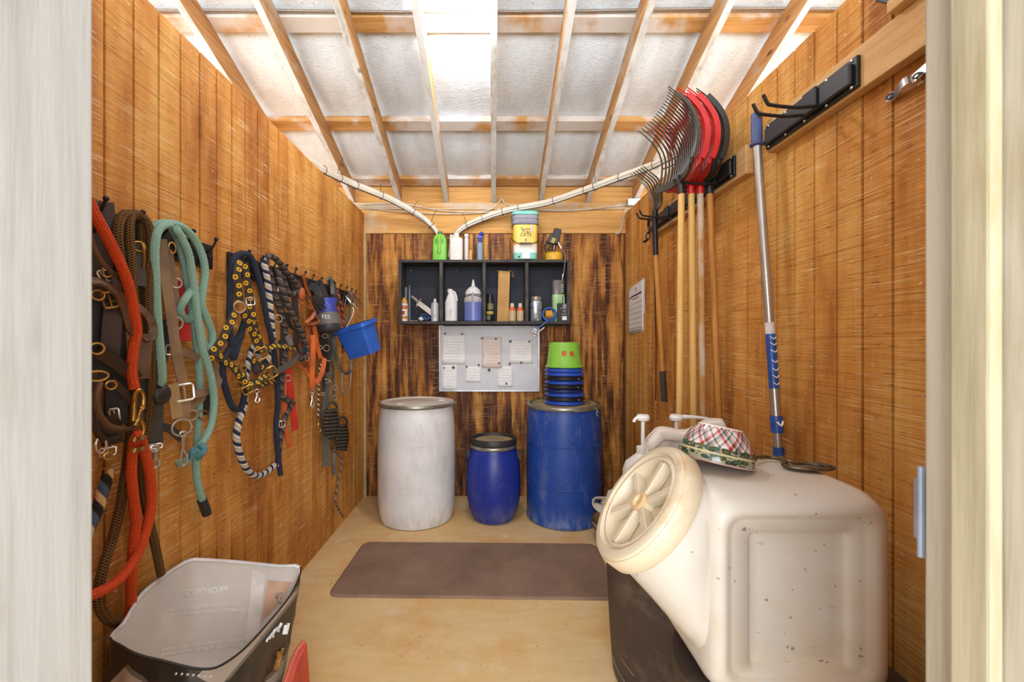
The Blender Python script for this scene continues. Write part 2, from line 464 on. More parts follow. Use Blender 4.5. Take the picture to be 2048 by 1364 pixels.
# back sheet with its own grooves
gro = [(-1.24, 0)]; x = -1.1
while x < 1.22: gro += [(x-.004, 0), (x-.002, .006), (x+.002, .006), (x+.004, 0)]; x += .2032
gro += [(1.25, 0)]
struct('wall_back', MB().loft([[V((x, YB+d, z)) for x, d in gro]+[V((1.25, YB+.02, z)), V((-1.24, YB+.02, z))] for z in (0, 2.267)]), BACKPLY, smooth=False)
struct('trim_1', MB().box(-3.4, 3.4, YB-.012, YB+.03, 2.269, 2.470), HEADER, smooth=False, bevel=.003)
struct('trim_2', MB().box(-3.4, 3.4, YB-.018, YB+.03, 2.472, 2.532), pine('plate timber', 'c9a06a', 'ab7c44', 'b9ab98', .45, 'x'), smooth=False, bevel=.003)
struct('trim_3', MB().box(-3.4, 3.4, YB+.03, YB+.07, 2.50, 2.72), HEADER, smooth=False)
struct('wall_rear', MB().box(-3.6, -1.24, YB+.03, YB+.06, 0, 2.5).box(1.25, 3.6, YB+.03, YB+.06, 0, 2.5), SIDING_L, smooth=False)
CORNER = M('corner strip timber', 'b89a6c', .8, bump=.2)
struct('trim_4', MB().box(XL, XL+.022, YB-.03, YB, 0, 2.27), CORNER, smooth=False, bevel=.002)
struct('trim_5', MB().box(XR-.014, XR, YB-.02, YB, 0, 2.27), M('corner strip dark', '5a3416', .8), smooth=False, bevel=.002)
# roof: rafters on 16-inch centres, purlins flat across them, white blanket above
RS = .355
def zr(y): return 2.535+RS*(YB-y)
for k in range(-8, 9):
    x = .4064*k+.001; m = MB(); hw = .019
    y0, y1 = -1.4, YB+(.03 if abs(k) > 9 else .0)
    pr = [(y0, zr(y0)), (y1, zr(y1)), (y1, zr(y1)+.149), (y0, zr(y0)+.149)]
    m.prism([(a, b) for a, b in pr], 'x', x-hw, x+hw); m.m = [1 if all(abs(m.v[i].z-zr(m.v[i].y)) < .003 for i in f) else 0 for f in m.f]
    struct('rafter', m, [RAFTER, RAFTER_U], smooth=False)
NORM = V((0, RS, 1)).normalized()
PY = [3.70, 3.131, 2.450, 1.77, 1.09, .41, -.27, -.95]
for i, y in enumerate(PY):
    a, b = y, min(y+.084, YB+.03); z = lambda q: zr(q)+.150
    m = MB().prism([(a, z(a)), (b, z(b)), (b, z(b)+.038), (a, z(a)+.038)], 'x', -3.4, 3.4)
    struct('purlin', m, PURLIN[0], smooth=False, bevel=.002)
def blanket():
    m = MB(); nx, ny = 136, 60; loops = []
    for j in range(ny+1):
        y = -1.4+(YB+.05+1.4)*j/ny; row = []
        for i in range(nx+1):
            x = -3.4+6.8*i/nx
            f = ((y-2.450)/.681) % 1.0; g = (x/.4064) % 1.0
            sag = .030*math.sin(PI*f)*(.55+.45*math.sin(PI*g))
            fold = .012*math.exp(-((g-.32)/.10)**2)+.008*math.exp(-((g-.7)/.06)**2)
            row.append(V((x, y, zr(y)+.192-(sag+fold)*math.sin(PI*f)**.5*.9)))
        loops.append(row)
    m.loft(loops, False, False, False); return m
struct('ceiling', blanket(), FOIL, solid=.003)
# front partition with the doorway the camera looks through
FW = MB().box(XL, -.53, .39, .47, 0, 2.44).box(.56, XR, .39, .47, 0, 2.44)
struct('wall_front', FW, SIDING_L, smooth=False)
jl = MB().box(-.53, -.434, .10, .474, 0, 2.1)
struct('door_jamb_left', jl, JAMB_L, smooth=False, bevel=.003)
struct('door_jamb_right', MB().box(.467, .56, .10, .474, 0, 2.1), JAMB_R, smooth=False, bevel=.003)
struct('door_stop', MB().box(.452, .4655, .398, .434, 0, 2.1), STOP_R, smooth=False, bevel=.003)
struct('door_head', MB().box(-.53, .56, .10, .474, 2.1, 2.14), JAMB_L, smooth=False)
# ================================================================== tack on the siding at the side of the hooks
BLACKM = M('black painted steel', '1b1b1d', .4, .3, var=.2)
SILVER = M('nickel hardware', 'dedad2', .3, .85, var=.1)
BRASS = M('brass hardware', 'c0984e', .32, .95, var=.15)
LEATHER = M('brown leather', '3a261c', .5, var=.25, bump=.25, bs=120, dirt='8a6a50', dirt_amt=.3)
LEATHER_L = M('worn brown leather', '62452f', .55, var=.25, bump=.25, bs=120, dirt='a88a6c', dirt_amt=.4)
TAN = M('tan strap leather', '8a6e52', .6, var=.2, bump=.2, bs=150, dirt='6a523c')
RUST = M('russet leather', '9a4a1c', .5, var=.25, bump=.2, bs=130, dirt='c27a40')
BLACKWEB = M('black webbing', '2b2927', .8, var=.25, bump=.5, bs=500, dirt='5e5850', dirt_amt=.3)
GREYWEB = M('grey webbing', '5e5a52', .8, var=.2, bump=.5, bs=500, dirt='8c8474')
REDWEB = M('red webbing', 'c42a18', .7, var=.15, bump=.4, bs=500)
ORANGEWEB = M('orange strap', 'c8622a', .6, var=.2, bump=.2)
TEAL = rope_mat('teal rope', ['86bcac', '5e9c90'], .035, 5, True, .9, .35)
ORANGE = rope_mat('orange rope', ['e25a2c', 'b83a14'], .035, 5, True, .9, .12)
BROWNR = rope_mat('black and gold braid', ['241a14', '8a6434'], .03, 4, True, .85, .1)
NAVY = rope_mat('navy rope', ['3a4252', '232a38'], .03, 5, True, .9, .18)
TWIST = rope_mat('white and navy twist', ['d8d0c4', '27304e', 'c9bfae'], .045, 3, False, .85, .2)
GREYT = rope_mat('grey brown twist', ['5c4f49', '3c3638', '75655a'], .042, 3, False, .85, .2)
TANT = rope_mat('tan blue black twist', ['c8a878', '2a2624', '4a5a72'], .075, 3, False, .85, .15)
COILR = rope_mat('olive cord', ['5e564a', '4a4338'], .03, 5, True, .85, .15)
CORDT = rope_mat('black and white cord', ['cfc4b4', '28221e'], .03, 2, False, .85, .1)
BROWNT = rope_mat('grey tail rope', ['9a8676', '5a4c44', '84746a'], .05, 3, False, .85, .15)
REDT = rope_mat('red brown twist', ['a84a2c', '6a3020', 'b86a44'], .05, 3, False, .85, .15)
def sunflower():
    t = NT('sunflower webbing'); s = t.sep(t.uv)
    u = t.math('MULTIPLY', s[0], 1/.034); row = t.math('FLOOR', u)
    fx = t.math('MULTIPLY', t.math('SUBTRACT', t.math('FRACT', u), .5), 1.15)
    wob = t.math('MULTIPLY', t.math('SINE', t.math('MULTIPLY', row, 2.3)), .22)
    fy = t.math('SUBTRACT', t.math('SUBTRACT', s[1], .5), wob)
    d = t.math('SQRT', t.math('ADD', t.math('MULTIPLY', fx, fx), t.math('MULTIPLY', fy, fy)))
    col = t.ramp(d, [(0., '5a3a14'), (.14, 'd8a828'), (.34, '3c352c')], 'CONSTANT')
    return t.done(col, .75, 0., .2)
SUN = sunflower()
NL = (.8, -.6, .05)          # which way hanging straps face: out from the siding, towards the doorway
def P(L, off=.035):
    return [onL(q[0], q[1], q[2] if len(q) > 2 else off) for q in L]
def rope(par, L, r, mat, off=.045, name='rope', n=9, k=5, label=None, rr=None):
    return put(name, MB().tube(P(L, off), rr or r, n, k), mat, par, label=label)
def band(par, L, w, mat, off=.03, t=.0035, name='strap', nrm=NL, label=None):
    return put(name, MB().strap(P(L, off), w, t, nrm), mat, par, label=label, bevel=0)
def rnd(par, px, py, R, r, mat, off=.035, name='ring', sq=(1,1)):
    return put(name, MB().ring(onL(px, py, off), R, r, NL, 20, 7, sq), mat, par)
def buckle(par, px, py, w, h, mat, off=.04, roll=0., r=.0028, name='buckle'):
    return put(name, MB().frame(onL(px, py, off), w, h, r, NL, roll), mat, par)
def snap(par, px, py, L, mat, off=.04, name='snap', s=1.):
    """swivel eye, body and curved spring hook, L metres long, hanging straight down"""
    c = onL(px, py, off); m = MB(); r = .0032*s
    m.ring(c, .009*s, r, NL, 14, 6)
    m.tube([c+V((0,0,-.009*s)), c+V((0,0,-.02*s)), c+V((0,0,-L*.5))], [r*1.6, r*1.6, r*1.2], 8, 2)
    d = V((.55, .75, 0))
    z0 = c.z-L*.45
    m.tube([V((c.x, c.y, z0)), V((c.x, c.y, z0-L*.16))-d*.004, V((c.x, c.y, z0-L*.42))-d*.008, V((c.x, c.y, z0-L*.55)), V((c.x, c.y, z0-L*.45))+d*.010, V((c.x, c.y, z0-L*.2))+d*.012], r*1.2, 8, 4)
    m.tube([V((c.x, c.y, z0-L*.02)), V((c.x, c.y, z0-L*.12))+d*.006, V((c.x, c.y, z0-L*.28))+d*.012], r*.8, 6, 2)
    return put(name, m, mat, par)
def root(name, label, cat, px, py, off=.03, group=None):
    return thing(name, label, cat, onL(px, py, off), group)

# hook racks: three black rails, six double hooks each
RZ = 1.668
for (y0, hooks, lab) in ((.95, [1.05, 1.172, 1.295, 1.405, 1.515, 1.638], 'black hook rail nearest the doorway, holding the teal and brown ropes'),
                         (1.823, [1.861, 1.975, 2.09, 2.2, 2.305, 2.42, 2.53], 'black hook rail in the middle, holding the sunflower halter'),
                         (2.60, [2.65, 2.76, 2.87, 2.98, 3.10, 3.21, 3.31], 'black hook rail nearest the back corner, holding the blue feeder')):
    rk = thing('hook_rail', lab, 'hook rail', (XL+.002, y0, RZ), 'hook rails for tack')
    L = .765
    put('backplate', MB().box(XL+.001, XL+.016, y0, y0+L, RZ-.047, RZ+.047), BLACKM, rk, smooth=False, bevel=.004)
    for y in hooks:
        x = XL+.016; z = RZ
        m = MB().tube([(x, y, z+.012), (x+.02, y, z+.004), (x+.046, y, z+.022), (x+.060, y, z+.052)], [.0045, .0045, .004, .004], 8, 4)
        m.ball((x+.061, y, z+.055), .0075, 10)
        m.tube([(x, y, z-.018), (x+.014, y, z-.034), (x+.03, y, z-.034), (x+.036, y, z-.014)], .004, 8, 4).ball((x+.036, y, z-.012), .006, 8)
        m.box(x-.001, x+.004, y-.011, y+.011, z-.030, z+.030)
        put('hook', m, BLACKM, rk)

# ---- teal rope
h = root('lead_rope', 'pale teal lead rope looped over the nearest hook rail, black end cap', 'rope', 340, 452)
rope(h, [(408,1008,.03),(400,985,.03),(394,958,.03),(392,920,.03),(395,870,.03),(398,820,.03),(399,770,.035),(396,720,.04),(390,660,.045),(380,590,.05),(369,530,.055),(358,484,.06),(343,455,.07),
         (328,450,.085),(314,466,.09),(309,505,.09),(311,560,.09),(315,640,.09),(320,700,.09),(324,745,.085),(323,765,.075),(317,745,.065),(308,680,.06),(303,600,.055),(299,520,.055),(300,472,.06),(316,449,.065),(342,447,.075),
         (366,455,.08),(388,477,.08),(404,510,.08),(410,545,.075),(405,585,.07),(404,612,.065),(415,640,.06),(425,670,.055),(420,700,.05),(408,688,.05),(398,650,.05),(388,622,.055),(378,640,.05),(362,628,.06),(362,612,.07),(373,594,.08),(386,568,.07),(378,520,.07),(364,478,.07),
         (352,458,.085),(362,474,.09),(377,508,.09),(385,555,.085),(391,600,.085),(397,650,.085),(404,695,.085),(414,725,.085),(423,760,.085),(428,800,.08),(424,842,.08),(413,872,.08),(399,893,.08),(384,908,.075),(372,922,.07),(362,928,.06),(357,920,.055)],
     .0128, TEAL)
put('end_cap', MB().tube(P([(404,1000),(409,1013),(414,1028)], .03), .0165, 12, 2), M('black rubber end', '2a2522', .6), h)
put('knot', MB().tube(P([(398,888,.085),(408,897,.10),(402,908,.10),(388,902,.10),(384,916,.09)]), .011, 9, 4).tube(P([(383,897,.09),(392,906,.10),(399,915,.09)]), .011, 9, 3), M('blue teal whipping', '4d8290', .85, bump=.5), h)

# ---- black and gold braid
h = root('lead_rope', 'black and gold braided lead rope on the hook beside the teal rope', 'rope', 285, 432)
rope(h, [(322,1150,.03),(313,1105,.03),(301,1052,.03),(290,1000,.03),(284,945,.035),(286,900,.03),(296,840,.035),(303,770,.06),(304,705,.075),(297,640,.08),(297,560,.08),(303,505,.08),(300,462,.075),(287,436,.07),
         (266,428,.07),(258,455,.08),(262,520,.085),(266,590,.085),(270,640,.07),(262,660,.05),(250,600,.06),(242,530,.08),(236,475,.085),(240,440,.08),(256,427,.07),(280,440,.06),(284,490,.05),(282,580,.045),(278,680,.045),(270,770,.045),(262,840,.045),(257,900,.045),(249,960,.045),(241,1010,.045),(227,1070,.045),(208,1130,.05),(197,1180,.05),(199,1215,.05),(215,1238,.05),(236,1246,.05),(262,1236,.045),(285,1190,.03)],
     .0125, BROWNR)
band(h, [(277,485),(278,520),(279,560),(279,572)], .030, M('dark grey tag strap', '4a4442', .7), .075, label='dark flat leather tag')
put('snap', MB().tube(P([(283,488,.085),(287,498,.09),(288,520,.09),(286,536,.085)]), .004, 8, 4).ring(onL(278, 493, .08), .014, .0035, NL), BRASS, h)

# ---- brown leather halter at the doorway edge
h = root('halter', 'dark brown leather halter with brass rings half hidden by the white jamb', 'halter', 213, 405)
band(h, [(206,404,.05),(199,440,.05),(199,490,.05),(203,550,.05),(207,600,.045)], .05, LEATHER, .05, .005)
band(h, [(214,404,.06),(216,440,.06),(216,500,.055),(222,560,.05)], .03, LEATHER, .06, .005)
band(h, [(188,420,.03),(190,520,.03),(192,640,.03),(190,760,.03)], .06, M('near black leather and shade', '241a17', .5), .03, .005)  # this dark strap and the next stand in for shadow behind the halter
band(h, [(228,620,.03),(230,700,.03),(234,770,.03),(232,850,.03)], .05, M('near black leather and shade', '241a17', .5), .03, .005)
put('strap', MB().tube(P([(180,465,.09),(190,498,.095),(203,522,.095),(220,541,.095),(236,552,.095),(244,566,.09),(236,584,.085)]), .006, 8, 5), LEATHER_L, h)
put('strap', MB().strap(P([(178,562,.10),(200,564,.10),(220,574,.10),(240,594,.10),(254,628,.10),(263,660,.10),(278,676,.10)]), .024, .008, (.6,-.5,.6)), LEATHER_L, h)
put('strap', MB().strap(P([(230,545,.085),(240,580,.09),(250,590,.09),(262,592,.095),(266,606,.095),(284,620,.10),(302,643,.10),(307,662,.10),(301,676,.10),(286,678,.10)]), .022, .006, (.5,-.6,.6)), LEATHER_L, h)
band(h, [(291,668,.10),(288,705,.10),(285,735,.10),(284,757,.095)], .036, LEATHER_L, .09, .006)
band(h, [(196,704,.085),(220,718,.09),(248,738,.095),(275,758,.095)], .032, LEATHER, .09, .006)
band(h, [(222,760,.08),(242,778,.085),(266,806,.09)], .018, LEATHER, .085, .005)
band(h, [(228,605,.075),(224,650,.08),(221,690,.08),(219,720,.075)], .042, LEATHER, .08, .005)
put('throat_strap', MB().tube(P([(200,765,.085),(193,790,.09),(195,818,.09),(207,842,.09),(228,856,.09),(262,858,.09)]), .008, 9, 5), LEATHER_L, h)
put('throat_strap', MB().tube(P([(190,740,.06),(182,790,.06),(188,850,.06),(212,880,.06),(240,872,.06)]), .009, 9, 5), LEATHER, h)
rnd(h, 194, 697, .014, .003, BRASS, .095); rnd(h, 193, 752, .018, .003, BRASS, .095, sq=(1.3,.7)); rnd(h, 222, 770, .011, .003, BRASS, .095)
rnd(h, 196, 590, .013, .003, BRASS, .08); buckle(h, 220, 600, .03, .04, BRASS, .085, .2); rnd(h, 214, 545, .012, .003, BRASS, .08)
buckle(h, 210, 552, .025, .03, SILVER, .07, .4); buckle(h, 229, 830, .02, .035, SILVER, .06, .1); rnd(h, 202, 890, .018, .003, SILVER, .06, sq=(.6,1.2))
band(h, [(212,835,.055),(222,858,.055),(225,888,.05)], .048, LEATHER, .05, .005)
# ---- twisted rope end below it
h = root('lead_rope', 'tan, blue and black twisted rope end with a brass snap under the leather halter', 'rope', 217, 905, .05)
buckle(h, 216, 903, .034, .022, SILVER, .055, 0, .0028, 'strap_loop'); snap(h, 216, 912, .07, BRASS, .06)
rope(h, [(219,938,.055),(214,955,.055),(205,985,.055),(195,1018,.055),(182,1048,.055),(168,1080,.055)], .0145, TANT)

# ---- orange rope with a brass snap
h = root('lead_rope', 'bright orange lead rope with a big brass snap, hanging by the doorway', 'rope', 270, 780, .1)
rope(h, [(176,400,.115),(190,430,.115),(210,466,.115),(231,508,.115),(249,548,.115),(261,588,.11),(269,630,.11),(273,662,.105),(267,700,.10),(263,740,.10),(269,778,.105)], .0135, ORANGE)
rope(h, [(168,1196,.09),(184,1190,.09),(225,1170,.09),(258,1136,.085),(282,1092,.085),(299,1032,.085),(303,985,.085),(297,938,.09),(286,893,.095),(277,868,.10),(270,880,.10),(265,905,.09),(263,950,.085),(268,1000,.08),(272,1045,.075),(268,1085,.07),(263,1150,.06),(263,1200,.05),(258,1240,.045)], .0135, ORANGE, label='doubled lower run of the orange rope')
c = onL(274, 802, .11)
m = MB().tube(P([(267,842,.11),(268,815,.11),(270,790,.11),(277,780,.115),(285,788,.115),(286,808,.115),(279,826,.11),(276,838,.11)]), .006, 9, 4)
m.tube(P([(268,852,.11),(277,838,.11),(286,850,.11),(285,868,.11),(276,872,.105)]), .006, 9, 4).tube(P([(280,812,.115),(288,816,.12)]), .006, 8, 1)
put('snap', m, BRASS, h)
for yy in (876, 898):
    put('clamp', MB().strap(P([(260,yy,.105),(272,yy+3,.118),(286,yy-1,.115),(292,yy-3,.10)]), .012, .004, NL), BRASS, h)

# ---- tan halter
h = root('halter', 'tan leather halter with silver fittings hanging beneath the teal rope', 'halter', 340, 462)
band(h, [(322,478,.07),(331,555,.075),(342,625,.08),(349,680,.085),(359,735,.09),(368,772,.09)], .030, TAN, .08, .005)
band(h, [(336,500,.055),(343,550,.055),(350,600,.055),(353,642,.055)], .026, TAN, .05, .004)
rnd(h, 352, 566, .016, .003, SILVER, .06); rnd(h, 350, 646, .021, .003, SILVER, .085); rnd(h, 344, 496, .014, .003, BRASS, .07, sq=(.7,1.3))
band(h, [(346,668,.06),(352,700,.06),(372,705,.06),(398,718,.05)], .026, TAN, .06)
band(h, [(345,768,.08),(350,800,.08),(355,836,.08)], .032, M('pale strap leather', 'a5865c', .6), .08)
buckle(h, 369, 785, .052, .052, SILVER, .095, .1, .0042); band(h, [(369,800,.09),(368,822,.09),(365,842,.085)], .036, TAN, .085, .005)
band(h, [(384,790,.075),(405,785,.07),(418,779,.065),(434,768,.05),(437,748,.04),(430,732,.035),(418,722,.03)], .028, TAN, .06)
band(h, [(372,818,.06),(390,806,.06),(404,796,.055),(412,775,.045)], .024, TAN, .05)
rnd(h, 363, 855, .0275, .0032, SILVER, .085); rnd(h, 383, 830, .018, .003, SILVER, .06); rnd(h, 407, 830, .017, .0028, BRASS, .05)
snap(h, 366, 868, .105, SILVER, .09)
buckle(h, 346, 700, .04, .03, SILVER, .06)
# ---- black halter
h = root('halter', 'charcoal nylon halter with a round pad and a steel snap, behind the teal rope', 'halter', 316, 790)
put('pad', MB().ball(onL(321, 788, .06), .034, 14, (.7, 1.1, 1.)), M('black rubber pad', '2a2629', .45), h)
band(h, [(313,805,.045),(313,850,.045),(312,888,.045)], .036, M('charcoal nylon', '48443c', .85, bump=.4, bs=500), .045)
band(h, [(300,700,.03),(310,760,.035),(330,690,.03),(336,640,.03)], .03, BLACKWEB, .03)
band(h, [(318,852,.03),(340,858,.035),(352,868,.045),(364,878,.05)], .026, BLACKWEB, .04)
band(h, [(280,760,.03),(290,810,.03),(283,836,.03)], .045, M('slate nylon', '4c4a50', .8), .03)
buckle(h, 311, 893, .034, .014, SILVER, .05); snap(h, 309, 897, .06, SILVER, .05, s=1.2)
band(h, [(415,780,.025),(412,820,.025),(411,830,.025)], .045, M('near black nylon', '1c1a19', .8), .025)
# ---- red strap behind
h = root('leg_strap', 'short flat red strap behind the tan halter', 'strap', 368, 600)
band(h, [(360,560,.03),(364,600,.03),(369,640,.03),(371,682,.03)], .034, REDWEB, .03, name='webbing')
band(h, [(356,538,.03),(360,562,.032)], .03, M('pale orange loop', 'c98a5c', .7), .03, name='end_loop')
# ---- navy rope of the middle rail
h = root('lead_rope', 'navy rope with a cut end, on the first hook of the middle rail', 'rope', 498, 507)
rope(h, [(561,950,.05),(556,905,.05),(552,855,.05),(556,805,.055),(553,752,.06),(546,690,.07),(534,640,.075),(524,585,.08),(514,545,.08),(502,515,.075),(487,507,.07),(470,514,.06),(461,540,.05),(460,590,.045),(459,650,.045),(464,700,.045),(468,716,.045),(476,690,.045),(486,655,.04),(490,640,.035),(478,672,.035),(458,700,.04),(447,725,.05),(446,752,.05),(455,790,.05),(467,816,.05),(481,816,.05),(488,795,.05),(490,770,.05)], .0125, NAVY)
# ---- sunflower halter
h = root('halter', 'black halter printed with yellow sunflowers, gold buckles', 'halter', 490, 520)
band(h, [(481,520,.075),(474,545,.08),(476,575,.08),(479,604,.08)], .032, SUN, .08)
band(h, [(489,525,.07),(494,560,.075),(500,600,.075),(506,640,.08),(514,672,.085),(522,698,.09)], .030, SUN, .075)
rnd(h, 479, 614, .022, .0032, SILVER, .085); buckle(h, 501, 603, .034, .03, SILVER, .085, .1)
band(h, [(471,624,.085),(458,650,.085),(443,682,.08),(424,708,.07),(416,720,.06)], .030, SUN, .08)
band(h, [(486,625,.085),(499,650,.085),(512,682,.085),(520,702,.09)], .030, SUN, .08)
rnd(h, 513, 650, .019, .003, BRASS, .095)
band(h, [(516,702,.09),(540,694,.10),(568,693,.11),(592,700,.11)], .030, SUN, .09, nrm=(.6,-.6,.5))
band(h, [(424,702,.065),(446,718,.07),(466,735,.075),(482,755,.075)], .032, SUN, .075, nrm=(.6,-.6,.5))
band(h, [(482,742,.075),(487,765,.075),(489,778,.075)], .034, SUN, .075)
band(h, [(488,778,.08),(505,768,.085),(524,757,.09),(540,748,.09)], .030, SUN, .085, nrm=(.6,-.6,.5))
band(h, [(518,772,.08),(535,765,.085),(552,760,.085)], .028, SUN, .085, nrm=(.6,-.6,.5))
band(h, [(548,746,.10),(568,736,.105),(584,724,.11),(594,708,.11)], .030, M('dark olive webbing', '463c30', .75), .105, nrm=(.6,-.6,.5))
band(h, [(503,720,.08),(520,726,.085),(530,738,.09)], .034, SUN, .085)
band(h, [(594,706,.11),(606,700,.11),(617,696,.105)], .03, NAVY, .11)
buckle(h, 523, 708, .055, .045, BRASS, .10, .45, .004); buckle(h, 541, 746, .055, .048, BRASS, .10, .45, .004); buckle(h, 495, 780, .04, .03, BRASS, .09, .4, .0035)
rnd(h, 472, 771, .020, .0035, BRASS, .085, sq=(1.3,.8)); rnd(h, 486, 736, .013, .003, BRASS, .08)
put('buckle_bar', MB().tube(P([(585,697,.115),(596,708,.12)]), .004, 8, 1).tube(P([(597,692,.115),(604,704,.12)]), .004, 8, 1), BRASS, h)
put('ear_pad', MB().ball(onL(513, 735, .075), .030, 12, (.6, .9, 1.1)), M('dark fabric pad', '3c3236', .9, bump=.6), h)
snap(h, 514, 782, .05, SILVER, .07)
# ---- white and navy twist
h = root('lead_rope', 'white and navy twisted rope making a low loop below the sunflower halter', 'rope', 528, 517)
rope(h, [(556,928,.04),(548,932,.04),(532,945,.04),(515,952,.04),(500,946,.04),(487,928,.04),(477,900,.04),(473,872,.04),(478,842,.04),(487,815,.04),(490,785,.04),(492,750,.04),(500,716,.04),(512,690,.045),(522,740,.04),(535,720,.05),(545,690,.055),(542,640,.07),(538,590,.075),(533,550,.075),(527,520,.07),(534,514,.065)], .0145, TWIST)
# ---- grey brown twist
h = root('lead_rope', 'grey brown twisted rope slung over two hooks of the middle rail', 'rope', 540, 515)
rope(h, [(556,925,.035),(560,880,.035),(572,830,.04),(585,806,.055),(572,800,.05),(562,785,.04),(565,740,.04),(572,690,.05),(566,640,.06),(550,590,.07),(540,550,.075),(531,522,.075),(540,512,.08),(556,522,.085),(574,545,.09),(590,565,.09),(594,580,.085),(582,590,.08),(574,580,.07),(566,555,.065),(556,540,.065),(562,570,.09),(572,600,.095),(584,628,.10),(598,655,.10),(610,685,.10),(613,705,.10),(605,718,.10),(594,712,.095)], .0145, GREYT)
# ---- dark halters behind
h = root('halter', 'black leather halter with gold rings, behind the grey brown rope', 'halter', 575, 600)
band(h, [(556,545,.05),(561,590,.05),(566,640,.055),(567,690,.05)], .03, BLACKWEB, .05)
band(h, [(588,560,.07),(590,610,.07),(594,655,.07),(590,700,.06)], .034, M('dark leather', '2c2422', .55), .07)
band(h, [(572,625,.06),(580,650,.065),(592,660,.07)], .024, M('dark leather', '2c2422', .55), .06)
rnd(h, 575, 618, .019, .003, BRASS, .085); rnd(h, 593, 646, .021, .003, BRASS, .085); rnd(h, 557, 637, .018, .0028, SILVER, .08); buckle(h, 562, 578, .03, .025, SILVER, .06)
put('snap_plate', MB().strap(P([(574,672,.07),(579,682,.07),(582,692,.07)]), .03, .004, NL), SILVER, h)
band(h, [(563,680,.04),(566,730,.04),(560,770,.04)], .03, BLACKWEB, .04)
# ---- russet halter
h = root('halter', 'russet leather halter with a folded noseband, last hook of the middle rail', 'halter', 611, 550)
band(h, [(606,548,.07),(612,572,.07),(620,592,.075)], .02, RUST, .07); band(h, [(596,560,.06),(606,582,.065),(618,604,.07)], .014, LEATHER_L, .07)
put('cheek_pad', MB().ball(onL(603, 588, .06), .032, 12, (.6, .9, 1.2)), M('russet pad', 'b05a2c', .6), h)
put('noseband', MB().strap(P([(597,604,.07),(612,612,.09),(628,620,.10),(625,634,.10),(613,645,.09),(626,648,.10),(637,642,.10),(632,632,.095),(618,600,.08)]), .018, .005, (.5,-.5,.7)), RUST, h)
band(h, [(614,650,.075),(618,690,.075),(622,735,.08)], .03, RUST, .08); band(h, [(628,652,.075),(634,690,.08),(642,716,.08)], .026, ORANGEWEB, .08)
band(h, [(606,660,.05),(608,700,.05),(612,735,.05)], .04, RUST, .05); band(h, [(592,705,.04),(604,716,.045),(618,722,.05)], .026, REDWEB, .045, nrm=(.5,-.5,.7))
rnd(h, 628, 680, .012, .0028, SILVER, .085); rnd(h, 614, 717, .012, .0028, SILVER, .07)
# ---- tan strap with snap
h = root('tie_strap', 'light tan strap with a small steel snap, over the bare siding', 'strap', 625, 700)
band(h, [(626,670,.09),(626,710,.09),(624,748,.09),(624,778,.09)], .030, ORANGEWEB, .09, name='strap'); put('eyelet', MB().ring(onL(624,784,.09), .012, .003, NL), SILVER, h); snap(h, 624, 788, .075, SILVER, .09)
put('loop', MB().strap(P([(649,716,.09),(645,740,.095),(638,758,.095),(630,765,.09)]), .03, .005, NL), ORANGEWEB, h)
put('loop', MB().tube(P([(560,742,.04),(570,732,.05),(590,730,.06),(608,738,.07),(622,760,.08)]), .006, 8, 5), ORANGEWEB, h)
# ---- cord with hook
h = root('cord', 'thin black and white cord ending in a brass hook', 'cord', 637, 735)
rope(h, [(641,728,.08),(638,752,.08),(637,785,.08),(637,812,.08),(636,836,.08)], .0048, CORDT)
put('hook', MB().ring(onL(637,840,.08), .010, .0028, NL).tube(P([(637,846,.08),(637,852,.08),(641,859,.08),(638,866,.08),(633,862,.08)]), .0032, 8, 4), BRASS, h)
# ---- red straps under the sunflower halter
h = root('leg_strap', 'wide red webbing strap below the sunflower halter', 'strap', 577, 740)
band(h, [(572,728,.05),(578,748,.05),(581,780,.05),(586,820,.05),(591,860,.05)], .036, REDWEB, .05, name='webbing'); rnd(h, 576, 756, .017, .003, SILVER, .06)
h = root('leg_strap', 'narrow orange strap with a pale tip beside the wide red one', 'strap', 568, 790)
band(h, [(569,764,.035),(569,800,.035),(570,840,.035),(574,868,.035),(581,893,.035)], .022, M('orange red webbing', 'c45428', .7), .035, name='webbing')
put('clip', MB().frame(onL(564, 848, .04), .03, .03, .003, NL), SILVER, h)
# ---- grey and blue hoof boot
h = root('hoof_boot', 'grey and blue rubber hoof boot with a white logo', 'boot', 655, 600, .07)
c = onL(654, 628, .09); ax = V((-.18, .12, 1)).normalized()
prof = [(.02, -.118), (.050, -.114), (.064, -.098), (.068, -.07), (.066, -.03), (.060, .02), (.056, .055), (.062, .075)]
put('shell', MB().lathe([(.02, -.118), (.050, -.114), (.064, -.098), (.068, -.072)], c, ax, 24), M('dark rubber', '38383c', .5), h)
put('shell', MB().lathe([(.068, -.072), (.067, -.03), (.064, .0)], c, ax, 24), M('grey rubber', '6a665f', .55), h, solid=.004)
put('blue_panel', MB().lathe([(.0642, .0), (.061, .03), (.058, .045)], c, ax, 24), M('blue rubber', '3440a0', .35), h, solid=.004, label='shiny blue panel')
put('collar', MB().lathe([(.058, .045), (.062, .065), (.072, .08), (.074, .086), (.06, .083), (.052, .07), (.05, .02)], c, ax, 24, squash=(1, .85)), M('blue rubber lip', '4450b8', .4), h)
bx = onL(656, 637, .0); vd = V((.25, -1, 0)).normalized(); rt = V((1, .25, 0)).normalized()
add = MB(); add_text(add, 'FES', c+vd*.0705+ax*(-.022), .034, rt, V((-.1,0,1)), 1., .0015)
put('logo', add, M('white print', 'e6e4de', .6), h, smooth=False)
for q in ([(618,572,.03),(632,578,.06),(640,600,.08),(646,620,.08)], [(636,560,.05),(646,585,.07),(655,600,.08)], [(662,562,.05),(668,585,.06),(672,610,.07)]):
    band(h, q, .05, BLACKWEB, .06, .006)
